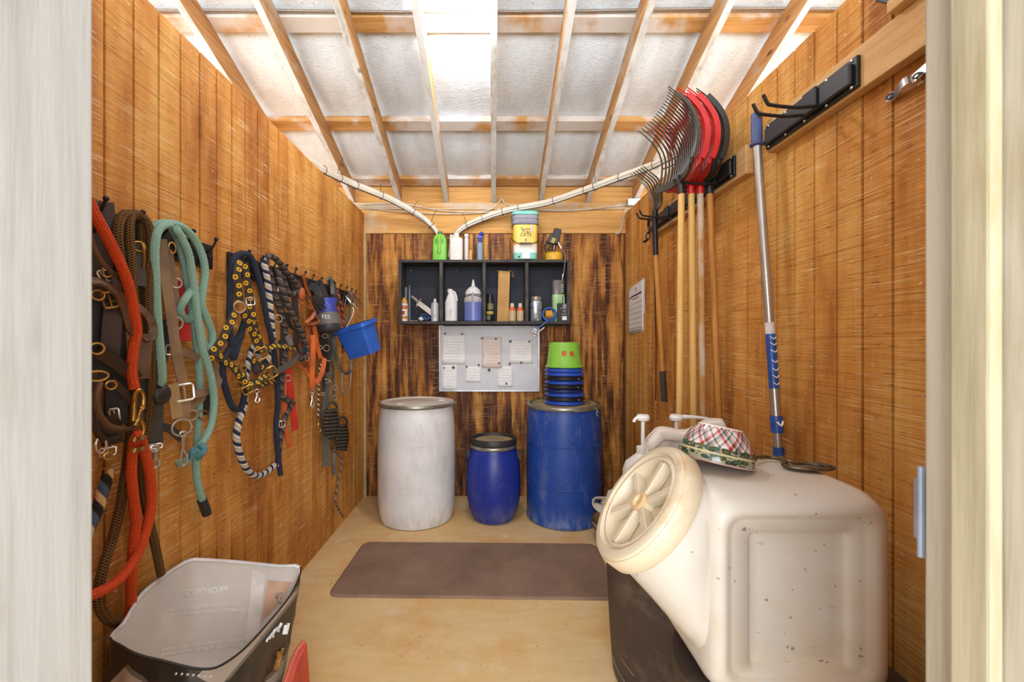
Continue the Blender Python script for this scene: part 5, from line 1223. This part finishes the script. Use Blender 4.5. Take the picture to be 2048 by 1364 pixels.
# ---- brown bin, pump jugs, tan pan
BIN = M('dark brown bin plastic','3c2f28',.55,var=.15,vs=5,bump=.1,dirt='6e6054',dirt_amt=.25)
def bin_(lab, cx, cy):
    o = thing('bin', lab, 'bin', (cx, cy, 0)); c = o.location
    put('body', MB().lathe([(.27,.001),(.295,.006),(.306,.03),(.318,.20),(.336,.575),(.336,.58)], c, (0,0,1), 52), BIN, o)
    put('lid', MB().lathe([(.330,.582),(.342,.583),(.343,.600),(.336,.612),(.30,.618),(.001,.620)], c, (0,0,1), 52), M('dark brown bin lid','453830',.6,var=.15), o)
    m = MB()
    for a0, h in ((2.6,.10),(2.9,.06),(2.75,.16)): m.tube([c+V(((.3135)*math.cos(a0+.5+.5*k),(.3135)*math.sin(a0+.5+.5*k),h-.03*k)) for k in (0,.25,.5,.75)], .0014, 4, 3)
    put('scratches', m, M('pale scratch','8a7c70',.8), o)
    return o
bin_('round dark brown bin on the floor behind and below the cream feed container', .783, 1.715)
single('support_bin', MB().lathe([(.23,.001),(.25,.006),(.265,.44),(.27,.50),(.268,.5185),(.001,.519)], (.735,1.09,0), (0,0,1), 40), BIN, 'dark brown tub that carries the cream feed container', 'bin', (.735,1.09,0))
def pump_jug(lab, x, y, spx):
    o = thing('pump_jug', lab, 'jug', (x, y, .6205), 'white pump jugs'); c = o.location
    put('body', MB().lathe([(.062,.001),(.072,.008),(.073,.20),(.062,.235),(.03,.265),(.022,.275)], c, (0,0,1), 28, sq=1.2), WHITEP, o)
    put('cap', MB().lathe([(.024,.274),(.025,.276),(.025,.30),(.010,.304)], c, (0,0,1), 20), WHITEP, o)
    put('stem', MB().tube([c+V((0,0,.30)), c+V((0,0,.408))], .0075, 10, 1), WHITEP, o)
    put('pump_head', MB().lathe([(.008,.400),(.024,.406),(.027,.417),(.022,.427),(.001,.429)], c, (0,0,1), 20), WHITEP, o)
    put('nozzle', MB().tube([c+V((0,0,.418)), c+V((spx*.5,-.01,.419)), c+V((spx,-.012,.412)), c+V((spx*1.15,-.012,.400))], [.010,.0075,.006,.006], 9, 3), WHITEP, o)
    return o
pump_jug('white pump jug with its nozzle pointing at the back corner', .595, 1.74, -.035)
pump_jug('white pump jug nearer the siding, its nozzle hidden by the plaid bowl', .728, 1.74, .12)
# crumpled white sack in front of the jugs
SACK = M('white sack','dcd4c8',.7,var=.06,bump=.3,bs=30)
random.seed(3); rows = []
for j in range(9):
    f = j/8; row = []
    for i in range(25):
        u = i/24; x0_, x1_ = .530+.03*f, .84
        x = x0_+(x1_-x0_)*u; zt = 1.005+.045*u+.012*math.sin(u*9)-.03*max(0,.12-u)*8
        z_ = .6255+(zt-.6255)*f
        y = 1.600-.02*math.sin(PI*f)+.005*math.sin(u*14+f*3)+.003*math.sin(u*31-f*5)+.01*f*f
        row.append(V((x, y, z_)))
    rows.append(row)
o = thing('sack', 'crumpled white sack standing on the bin in front of the pump jugs', 'bag', (.68, 1.60, .625))
put('front', MB().loft(rows, False, False, False), SACK, o, solid=.003)
put('folded_top', MB().loft([[p+V((0,-.004,0)) for p in rows[-1]], [p+V((-.004,-.030,-.012)) for p in rows[-1]], [p+V((.004,-.040,-.040)) for p in rows[-1]]], False, False, False), SACK, o, solid=.003)
put('back', MB().loft([[p+V((.0,.045-.04*j/8,0)) for p in rows[j]] for j in range(9)], False, False, False), SACK, o, solid=.003)
# tan pan with a white bag
o = thing('tub', 'low tan tub with dark rims by the blue drum, mostly hidden by the cream lid', 'tub', (.868, 2.90, 0)); c = o.location
put('body', MB().lathe([(.15,.001),(.175,.004),(.196,.035),(.208,.10),(.208,.150),(.202,.150),(.19,.03),(.001,.012)], c, (0,0,1), 44), M('tan tub','b49a74',.6,var=.12), o)
for z_, r in ((.152,.207),(.118,.2095)): put('rim', MB().ring(c+V((0,0,z_)), r, .0055, (0,0,1), 44, 6), M('dark tub rim','4c4236',.5), o)
o = thing('plastic_bag', 'crumpled white plastic bag lying in the low tan tub', 'bag', (.80, 2.84, .255)); c = o.location
m = MB().ball(c+V((.03,0,.02)), .10, 22, (1.25,1.1,1.05)); random.seed(5)
m.v = [p+V((random.uniform(-.014,.014),random.uniform(-.014,.014),random.uniform(-.014,.014))) for p in m.v]
put('bulk', m, SACK, o)
put('loop', MB().strap([c+V(q) for q in ((-.06,-.04,-.005),(-.12,-.06,.02),(-.158,-.05,.05),(-.14,-.03,.075),(-.07,-.02,.07))], .06, .004, [(0,-.6,.8),(.4,-.6,.7),(1,-.6,.2),(.3,-.5,-.8),(0,-.5,-.8)]), SACK, o)

# ---- cream stackable feed container
def cream():
    t = NT('cream container plastic')
    col = t.ramp(t.noise(t.obj, 3.5, 4), [(.3, 'c4bcb0'), (.7, 'd2ccc2')])
    y = t.noise(t.obj, 2.4, 5, .6)
    col = t.mix(t.math('MULTIPLY', t.ramp(y, [(.46, 0.), (.66, 1.)]), .6), col, 'c8aa7a')
    d = t.noise(t.map(t.obj, (3, 3, 9)), 3, 5, .7)
    col = t.mix(t.math('MULTIPLY', t.ramp(d, [(.66, 0.), (.74, 1.)]), .55), col, '77706a')
    k = t.noise(t.obj, 45, 3); col = t.mix(t.math('MULTIPLY', t.ramp(k, [(.69, 0.), (.72, 1.)]), .7), col, '6a4a30')
    t.bump(t.noise(t.obj, 30, 3), .06, .004)
    return t.done(col, .4, 0., .4)
CREAM = cream(); LIDM = M('cream lid plastic','d2c2a6',.4,var=.05,vs=5,dirt='b48a58',dirt_amt=.15)
vz0, vz1 = .5195, .990
o = thing('feed_container', 'big cream plastic feed container with a slanting screw lid and recessed side panel', 'container', (.70, 1.165, vz0))
def RR(x0, x1, z0, z1, r, y): return [V((x, y, z)) for x, z in rrect(x0, x1, z0, z1, r, 6)]
lp = [RR(.62,.79,.62,.87,.008,1.020), RR(.600,.812,.600,.890,.010,1.021), RR(.592,.820,.590,.898,.014,1.016), RR(.586,.826,.584,.905,.018,1.006), RR(.550,.848,.572,.928,.030,1.004), RR(.540,.857,.568,.936,.036,1.000),
      RR(.530,.867,.562,.945,.040,.990), RR(.520,.878,.552,.954,.045,.988), RR(.507,.898,.535,.966,.05,.995), RR(.499,.909,.526,.974,.05,1.010), RR(.496,.913,.5205,.986,.05,1.045), RR(.495,.915,.5195,.990,.055,1.09),
      RR(.495,.918,.5195,.991,.055,1.25), RR(.497,.918,.5205,.988,.05,1.30), RR(.51,.905,.535,.972,.045,1.333), RR(.55,.86,.58,.93,.03,1.342)]
put('body', MB().loft(lp), CREAM, o, angle=60)
# neck and lid
LC = at(1276, 1001, 1.160); LN = V((-.80, .0, .60)).normalized()
LU = LN.cross(V((0,1,0))).normalized(); LU = LU if LU.z > 0 else -LU; LS = V((0,1,0))
def circ(r, d, n=28, cdx=V((0,0,0))):
    return [LC+LN*d+cdx+LS*math.cos(2*PI*i/n)*r+LU*math.sin(2*PI*i/n)*r for i in range(n)]
sq_ = []
for i in range(28):
    a = 2*PI*i/28; x, y = math.cos(a), math.sin(a); e = .55
    x, y = math.copysign(abs(x)**e, x), math.copysign(abs(y)**e, y)
    sq_.append(V((.50+(.045 if y > 0 else -.0)*0, 1.168+x*.158, (.78 if y < 0 else .78)+y*(.203 if y > 0 else .205))))
mid = [circ(.163,-.10)[i].lerp(sq_[i], .35) for i in range(28)]
m = MB().loft([circ(.160,-.045), circ(.163,-.07), [circ(.164,-.09)[i].lerp(sq_[i],.28) for i in range(28)], [circ(.166,-.10)[i].lerp(sq_[i],.72) for i in range(28)], sq_, [p+V((.04,0,0)) for p in sq_]])
put('neck', m, CREAM, o, angle=70)
put('collar', MB().lathe([(.150,-.05),(.172,-.050),(.176,-.044),(.176,-.010),(.172,-.002),(.150,-.002)], LC, LN, 56, cap=False), LIDM, o)
ld = put('lid', MB().lathe([(.150,-.035),(.170,-.006),(.168,.004),(.160,.008),(.146,.008),(.142,.002),(.138,-.001),(.134,.003),(.128,.004),(.124,-.002),(.120,-.030),(.028,-.032),(.024,-.008),(.020,-.006),(.001,-.007)], LC, LN, 56, cap=False), LIDM, o)
for k in range(6):
    a = 2*PI*k/6+.35; d1 = LS*math.cos(a)+LU*math.sin(a); d2 = LN.cross(d1)
    q = [LC+d1*r+d2*s+LN*h for r, s, h in ((.022,-.008,-.030),(.022,.008,-.030),(.022,.006,-.004),(.022,-.006,-.004))]; q2 = [p+d1*.102 for p in q]
    q2 = [LC+d1*.123+d2*s*1.9+LN*h for s, h in ((-.008,-.030),(.008,-.030),(.006,.0),(-.006,.0))]
    put('rib', MB().loft([q, q2]), LIDM, ld, smooth=False, bevel=.002)
put('hub', MB().lathe([(.026,-.010),(.026,.0),(.020,.002),(.016,-.006),(.001,-.006)], LC, LN, 24), M('tan lid hub','d4b484',.5), ld)
# ---- plaid bowl upside down on the container
def plaid():
    t = NT('plaid bowl glaze'); s = t.sep(t.uv)
    u = t.math('MULTIPLY', s[0], 1.); v = s[1]
    a = t.math('ADD', t.math('MULTIPLY', u, 8.), t.math('MULTIPLY', v, 11.)); b = t.math('SUBTRACT', t.math('MULTIPLY', u, 8.), t.math('MULTIPLY', v, 11.))
    def bands(x):
        f = t.math('FRACT', x); return t.ramp(f, [(0.,'ddd4d0'),(.26,'b02824'),(.42,'ddd4d0'),(.50,'4c5a58'),(.66,'b4aca8'),(.72,'b83a34'),(.76,'ddd4d0'),(.90,'66706c')], 'CONSTANT')
    col = t.mix(.5, bands(a), bands(b), 'MIX'); col = t.mix(.45, col, t.mix(1., bands(a), bands(b), 'MULTIPLY'))
    leaf = t.n('TexVoronoi'); t.put(leaf.inputs['Vector'], t.map(t.uv, (34, 110, 1))); leaf.inputs['Scale'].default_value = 1.
    lf = t.ramp(leaf.outputs['Distance'], [(.0, '9a2420'), (.16, '3c5a3c'), (.42, '28382c'), (.62, '8c8870')], 'CONSTANT')
    edge = t.math('ADD', v, t.math('MULTIPLY', t.noise(t.uv, 24, 3), .022))
    col = t.mix(t.ramp(edge, [(.052, 1.), (.053, 0.)], 'CONSTANT'), col, lf)
    col = t.mix(t.ramp(t.math('ABSOLUTE', t.math('SUBTRACT', v, .026)), [(.0012, .9), (.002, 0.)]), col, 'd8c89c')
    return t.done(col, .12, 0., .6)
o = thing('bowl', 'plaid and holly patterned bowl turned upside down on the cream container', 'bowl', (.615, 1.215, .993)); c = o.location
R_ = Matrix.Translation(c+V((0,0,.016))) @ Matrix.Rotation(math.radians(12),4,'Y') @ Matrix.Rotation(math.radians(-5),4,'X')
put('body', MB().lathe([(.093,.0),(.0965,.003),(.0965,.016),(.094,.024),(.088,.045),(.076,.070),(.062,.087),(.058,.092)], (0,0,0), (0,0,1), 56).apply(R_), plaid(), o)
put('foot_ring', MB().lathe([(.058,.091),(.056,.0955),(.051,.0955),(.049,.088)], (0,0,0), (0,0,1), 48).apply(R_), M('cream glaze','ead8cc',.2), o)
put('base', MB().lathe([(.049,.089),(.001,.086)], (0,0,0), (0,0,1), 40).apply(R_), M('tan glaze','dcbf98',.3), o)
put('rim', MB().lathe([(.0935,-.002),(.097,-.001),(.0975,.003),(.096,.004)], (0,0,0), (0,0,1), 56).apply(R_), M('pink brown rim','a8887c',.3), o)
# ---- hoof pick / curry lying on the container
o = thing('curry_comb', 'old metal curry comb with a thin handle lying on the cream container', 'grooming comb', (.80, 1.22, .993))
OLD = M('tarnished metal','6a5c48',.45,.7,var=.3,vs=40); zc = .9985
pz = lambda x, y, d=0: onZ(x, y, zc+d)
put('handle', MB().tube([pz(1508,916,.012), pz(1517,914,.008), pz(1535,914,.003), pz(1555,917,.002), pz(1570,921,.004)], [.004,.005,.0045,.0055,.006], 9, 4), OLD, o)
put('hanging_ring', MB().ring(pz(1506,916,.010), .010, .003, (.2,-1,.3), 16, 6), OLD, o)
put('joint', MB().tube([pz(1562,914,.004), pz(1572,924,.005)], .006, 8, 1), OLD, o)
cc = pz(1616, 934)
for r, mt_ in ((1.,OLD),(.72,OLD)):
    m = MB(); pts = [cc+V((.062*r*math.cos(a), .034*r*math.sin(a)-.006*math.cos(a), .003)) for a in [2*PI*i/24 for i in range(24)]]
    put('blade_ring', m.tube(pts, .0045, 7, 1, closed=True), mt_, o)
put('plate', MB().lathe([(.055,.0),(.058,.003),(.001,.004)], cc+V((0,0,-.003)), (0,0,1), 28, squash=(1,.52)), M('brown comb plate','7c6e54',.5,.5,var=.3), o)

# ---- open feed bag
rim = [(220,1276,1.17),(240,1291,1.16),(262,1304,1.155),(290,1314,1.16),(325,1322,1.17),(360,1331,1.18),(395,1338,1.195),(432,1336,1.22),(472,1312,1.28),(505,1282,1.34),(535,1248,1.41),(565,1212,1.49),(588,1178,1.56),(601,1134,1.63),
       (560,1131,1.645),(520,1127,1.645),(480,1123,1.635),(440,1120,1.62),(405,1118,1.60),(380,1119,1.575),(350,1135,1.50),(315,1160,1.42),(284,1186,1.33),(264,1216,1.27),(246,1246,1.22)]
RIM = [at(*q) for q in rim]
for p in RIM: p.x = max(p.x, XL+.018)
RIM = catmull(RIM, 3, True); NB = len(RIM)
cen = sum(RIM, V())/NB
def bot(p, x0=-1.07, x1=-.745, y0=1.14, y1=1.53):
    d = p-cen; a = math.atan2(d.y/.23, d.x/.2); x, y = math.cos(a), math.sin(a); e = .45
    return V(((x0+x1)/2+(x1-x0)/2*math.copysign(abs(x)**e, x), (y0+y1)/2+(y1-y0)/2*math.copysign(abs(y)**e, y), .002))
BOT = [bot(p) for p in RIM]
def ringat(f, bulge=.0):
    out = []
    for i, (p, q) in enumerate(zip(RIM, BOT)):
        r = p.lerp(q, f); r = r+(V((r.x-cen.x, r.y-cen.y, 0)))*bulge*math.sin(PI*f)
        r += V((.006*math.sin(i*1.7+f*9), .006*math.cos(i*1.3+f*7), 0))*math.sin(PI*min(1,f*1.2)); r.x = max(r.x, XL+.012); out.append(r)
    return out
def bag_mat():
    t = NT('printed bag film'); o_ = t.sep(t.obj)
    a = t.math('ADD', t.math('MULTIPLY', o_[0], 1.), t.math('MULTIPLY', o_[2], 1.)); b = t.math('SUBTRACT', t.math('MULTIPLY', o_[0], 1.), t.math('MULTIPLY', o_[2], 1.))
    fa = t.math('FRACT', t.math('MULTIPLY', a, 4.6)); fb = t.math('FRACT', t.math('MULTIPLY', b, 4.6))
    ca = t.ramp(fa, [(0., .0), (.42, 1.), (.93, .35)], 'CONSTANT'); cb = t.ramp(fb, [(0., .0), (.5, 1.), (.94, .35)], 'CONSTANT')
    f = t.math('MULTIPLY', ca, cb)
    col = t.mix(f, '2e2a26', 'a69a8e')
    front = t.ramp(o_[0], [(.0, 1.), (.001, 0.)])
    col = t.mix(t.ramp(t.math('ADD', o_[0], 1.), [(1.055, 0.), (1.075, 1.)]), col, '1c1b1c') if False else col
    t.bump(t.noise(t.obj, 12, 3), .3, .01)
    return t.done(col, .3, 0., .5)
o = thing('feed_bag', 'opened feed bag with a pale lining and dark printed outside, by the siding', 'bag', (cen.x, cen.y, 0))
put('outer_skin', MB().loft([ringat(f, .05) for f in (0,.04,.12,.25,.4,.6,.8,1.)], False, True), bag_mat(), o, angle=80)
LINE_C = M('bag lining','cfc8be',.55,var=.06,vs=5,bump=.15,bs=40)
def inner(f, shrink, dz, sh=V((0,0,0))):
    out = []
    for p in RIM:
        r = p.copy(); r.x = cen.x+(p.x-cen.x)*shrink+sh.x; r.y = cen.y+(p.y-cen.y)*shrink+sh.y; r.z = p.z*(1-f)+dz*f; out.append(r)
    return out
LOOPS = [[p+V((0,0,.001)) for p in RIM], inner(.10,.955,.30), inner(.35,.875,.28,V((.01,-.01,0))), inner(.65,.80,.27,V((.015,-.02,0))), inner(.9,.60,.25,V((.02,-.03,0))), inner(1.,.3,.245,V((.03,-.03,0)))]
lin_mb = MB().loft(LOOPS, False, True)
put('lining', lin_mb, LINE_C, o, angle=80)
put('cut_edge', MB().tube([p+V((0,0,.001)) for p in RIM[:40]], .0032, 6, 1), M('dark bag edge','26241f',.5), o)
put('cut_edge', MB().tube([p+V((0,0,.001)) for p in RIM[39:]+RIM[:1]], .003, 6, 1), M('pale bag edge','d4d2d0',.5), o, label='pale back edge')
hem_i = list(range(36,74))
put('white_hem', MB().loft([[RIM[i]+V((0,0,.0015))+(cen-RIM[i]).normalized()*.001 for i in hem_i], [LOOPS[0][i].lerp(LOOPS[1][i],.22)+(cen-RIM[i]).normalized()*.003 for i in hem_i]], False, False, False), M('white bag hem','ecebea',.5), o, solid=.0015)
bvh = BVHTree.FromPolygons([tuple(v) for v in lin_mb.v], [tuple(f) for f in lin_mb.f])
CAMP = V((0,0,H))
def on_lining(px, py):
    d = (at(px, py, 1.)-CAMP).normalized(); h = bvh.ray_cast(CAMP, d)
    if h[0] is None: return None
    n = h[1] if h[1].dot(d) < 0 else -h[1]
    return h[0]+n*.0022
def print_line(m, body, x0, y0, x1, y1, size, sag=0.):
    """the print of the far side shows through the film the wrong way round"""
    vs, fs = text_geo(body, 1.)
    w = max(p.x for p in vs)-min(p.x for p in vs); out = []
    for p in vs:
        u = .5-p.x/w; x = x0+(x1-x0)*u; y = y0+(y1-y0)*u+sag*4*u*(1-u)-p.y*size
        q = on_lining(x, y); out.append(q if q is not None else V((cen.x, cen.y, .3)))
    m.add(out, fs)
m = MB()
print_line(m, 'PROFORCE', 368, 1187, 455, 1178, 17)
put('brand_print', m, M('pale show through print','f0ece6',.6), o, smooth=False)
m = MB()
print_line(m, 'HIGH PERFORMANCE NUTRITION', 340, 1222, 484, 1207, 10, -3); print_line(m, 'CHAMPIONSHIP-CALIBER FEED', 336, 1232, 490, 1219, 10, -3)
print_line(m, 'HIGH FAT, CONTROLLED STARCH HORSE', 322, 1301, 490, 1279, 9, -2); print_line(m, 'FEED FOR THE ACTIVE HORSE', 318, 1312, 488, 1290, 9, -2)
put('slogan_lettering', m, M('pale show through print','f0ece6',.6), o, smooth=False)
m = MB()
def patch(m, q, n=6):
    rows = []
    for j in range(n+1):
        row = []
        for i in range(n+1):
            a = V(q[0]).lerp(V(q[1]), i/n); b = V(q[3]).lerp(V(q[2]), i/n); p = a.lerp(b, j/n); h = on_lining(p.x, p.y); row.append(h-V((0,0,.0007)) if h is not None else None)
        rows.append(row)
    for j in range(n):
        for i in range(n):
            k = [rows[j][i], rows[j][i+1], rows[j+1][i+1], rows[j+1][i]]
            if None not in k: m.add(k, [(0,1,2,3)])
    return m
put('pale_panel', patch(MB(), [(505,1140),(532,1142),(519,1262),(490,1290)]), M('pale bag stripe','dcd4cc',.6), o)
put('peach_panel', patch(MB(), [(536,1160),(585,1165),(560,1205),(522,1245)]), M('peach bag print','cfa890',.6), o)
put('grey_patch', patch(MB(), [(552,1186),(566,1184),(563,1208),(549,1206)], 3), M('grey bag print','9c948c',.6), o)
# white script and gold picture on the dark outside face towards the floor
def on_outer(px, py, d=.003):
    return None
ob = MB().loft([ringat(f, .05) for f in (0,.04,.12,.25,.4,.6,.8,1.)], False, True)
bvo = BVHTree.FromPolygons([tuple(v) for v in ob.v], [tuple(f) for f in ob.f])
def hit(px, py, lift=.003):
    d = (at(px, py, 1.)-CAMP).normalized(); h = bvo.ray_cast(CAMP, d)
    if h[0] is None: return None
    n = h[1] if h[1].dot(d) < 0 else -h[1]
    return h[0]+n*lift
def stroke(m, L, r):
    P_ = [hit(*q) for q in L]
    P_ = [p for p in P_ if p is not None]
    if len(P_) > 1: m.tube(P_, r, 5, 3)
    return m
m = MB(); stroke(m, [(561,1246),(556,1255),(548,1260),(543,1268),(536,1276)], .006); stroke(m, [(552,1258),(556,1262)], .004); stroke(m, [(541,1268),(545,1273)], .004); stroke(m, [(534,1276),(531,1284)], .004)
put('script_print', m, PRW, o)
m = MB(); stroke(m, [(570,1250),(566,1268)], .009); stroke(m, [(574,1246),(569,1268)], .009); put('white_label', m, PRW, o)
m = MB(); stroke(m, [(558,1302),(553,1325),(549,1340)], .010); stroke(m, [(564,1296),(558,1318)], .006); put('gold_picture', m, M('gold brown print','9c6a2c',.5,var=.4,vs=60), o)
m = MB()
for i in range(7): stroke(m, [(352+i*11,1345+i*.9),(355+i*11,1347+i*.9)], .003)
put('dotted_print', m, PRW, o)
# red sack at its side
q = [at(593,1262,1.50), at(596,1268,1.53), at(588,1400,1.55), at(540,1400,1.36), at(553,1362,1.37)]
o = thing('feed_sack', 'folded orange red sack standing against the opened feed bag', 'bag', (q[0].x, 1.45, 0))
fl = [V((-.690,1.565,.262)), V((-.700,1.50,.235)), V((-.690,1.30,.115)), V((-.685,1.24,.05)), V((-.685,1.24,.002)), V((-.672,1.565,.002))]
REDS = M('orange red sack paper','c04a34',.6,var=.12,bump=.2,bs=25)
put('side', MB().loft([fl, [p+V((.022,.004,-.004)) for p in fl]]), REDS, o, smooth=False, bevel=.004)
put('folded_edge', MB().tube([fl[0]+V((.01,0,.002)), fl[1]+V((.008,0,.004)), fl[2]+V((.008,0,.004)), fl[3]+V((.008,0,.0))], .008, 8, 3), M('pale red fold','cc6450',.6), o)
put('pale_print', MB().box(-.6625,-.6595,1.32,1.42,.03,.12), M('peach sack print','d8a084',.7), o, smooth=False)
# ================================================================== lamp, daylight, camera
t = NT('lit lamp glass'); LAMP = t.done('f0f4ff', .3, 0, None, Emission_Color='eef3ff', Emission_Strength=LAMP_E)
lamp = thing('ceiling_lamp', 'lit white jar lamp hanging between the middle rafters', 'lamp', (-.084, 2.30, 3.13))
put('globe', MB().lathe([(.0, 3.022), (.02, 3.024), (.038, 3.036), (.05, 3.06), (.055, 3.09), (.055, 3.13), (.05, 3.134)], (-.084, 2.30, 0), n=20), LAMP, lamp)
put('collar', MB().lathe([(.05, 3.135), (.072, 3.137), (.072, 3.19), (.03, 3.20)], (-.084, 2.30, 0), n=20), M('lamp collar white', 'd8d8d6', .5), lamp)  # unseen collar, widened to keep lamp light off the ceiling above
put('mount', MB().box(-.084-.05, -.02, 2.25, 2.35, 3.20, 3.235), M('lamp mount grey', 'b0b0ae', .6), lamp, bevel=.004)

w = bpy.data.worlds.new('daylight'); SC.world = w; w.use_nodes = True
bg = w.node_tree.nodes['Background']; bg.inputs[0].default_value = (.88, .94, 1., 1); bg.inputs[1].default_value = WORLD_E
def lamp_area(name, loc, size, energy, col, rot):
    l = bpy.data.lights.new(name, 'AREA'); l.shape = 'RECTANGLE'; l.size, l.size_y = size; l.energy = energy; l.color = col
    o = bpy.data.objects.new(name, l); COL.objects.link(o); o.location = loc; o.rotation_euler = rot; return o
# daylight falling into the barn aisle behind the doorway, and unseen side lights added to brighten the ceiling
lamp_area('aisle daylight', (0, -4.6, 1.9), (7.0, 3.4), AISLE_E, (.92, .96, 1.), (math.radians(86), 0, 0))
for sx in (-1, 1):
    lamp_area('stall side fill', (sx*3.35, 1.6, 2.25), (1.1, 4.2), STALL_E, (.93, .97, 1.), (0, sx*math.radians(100), 0))
cam = bpy.data.cameras.new('camera'); cam.sensor_width = 36; cam.lens = F/2048*36
cam.shift_x = (1024-CX)/2048; cam.shift_y = 0; cam.clip_start = .02
cam.dof.use_dof = True; cam.dof.focus_distance = 2.6; cam.dof.aperture_fstop = 7.1
co = bpy.data.objects.new('camera', cam); COL.objects.link(co); co.location = (0, 0, H); co.rotation_euler = (PI/2, 0, 0)
SC.camera = co
vs = SC.view_settings
SC.display_settings.display_device = 'sRGB'
vs.view_transform = 'Standard'; vs.look = 'None'; vs.gamma = 1; vs.use_curve_mapping = False; vs.exposure = EXPOSURE
cy = SC.cycles
cy.use_denoising = True
cy.max_bounces = 8; cy.diffuse_bounces = 5; cy.glossy_bounces = 4; cy.transmission_bounces = 6
cy.sample_clamp_indirect = 6; cy.caustics_reflective = False; cy.caustics_refractive = False
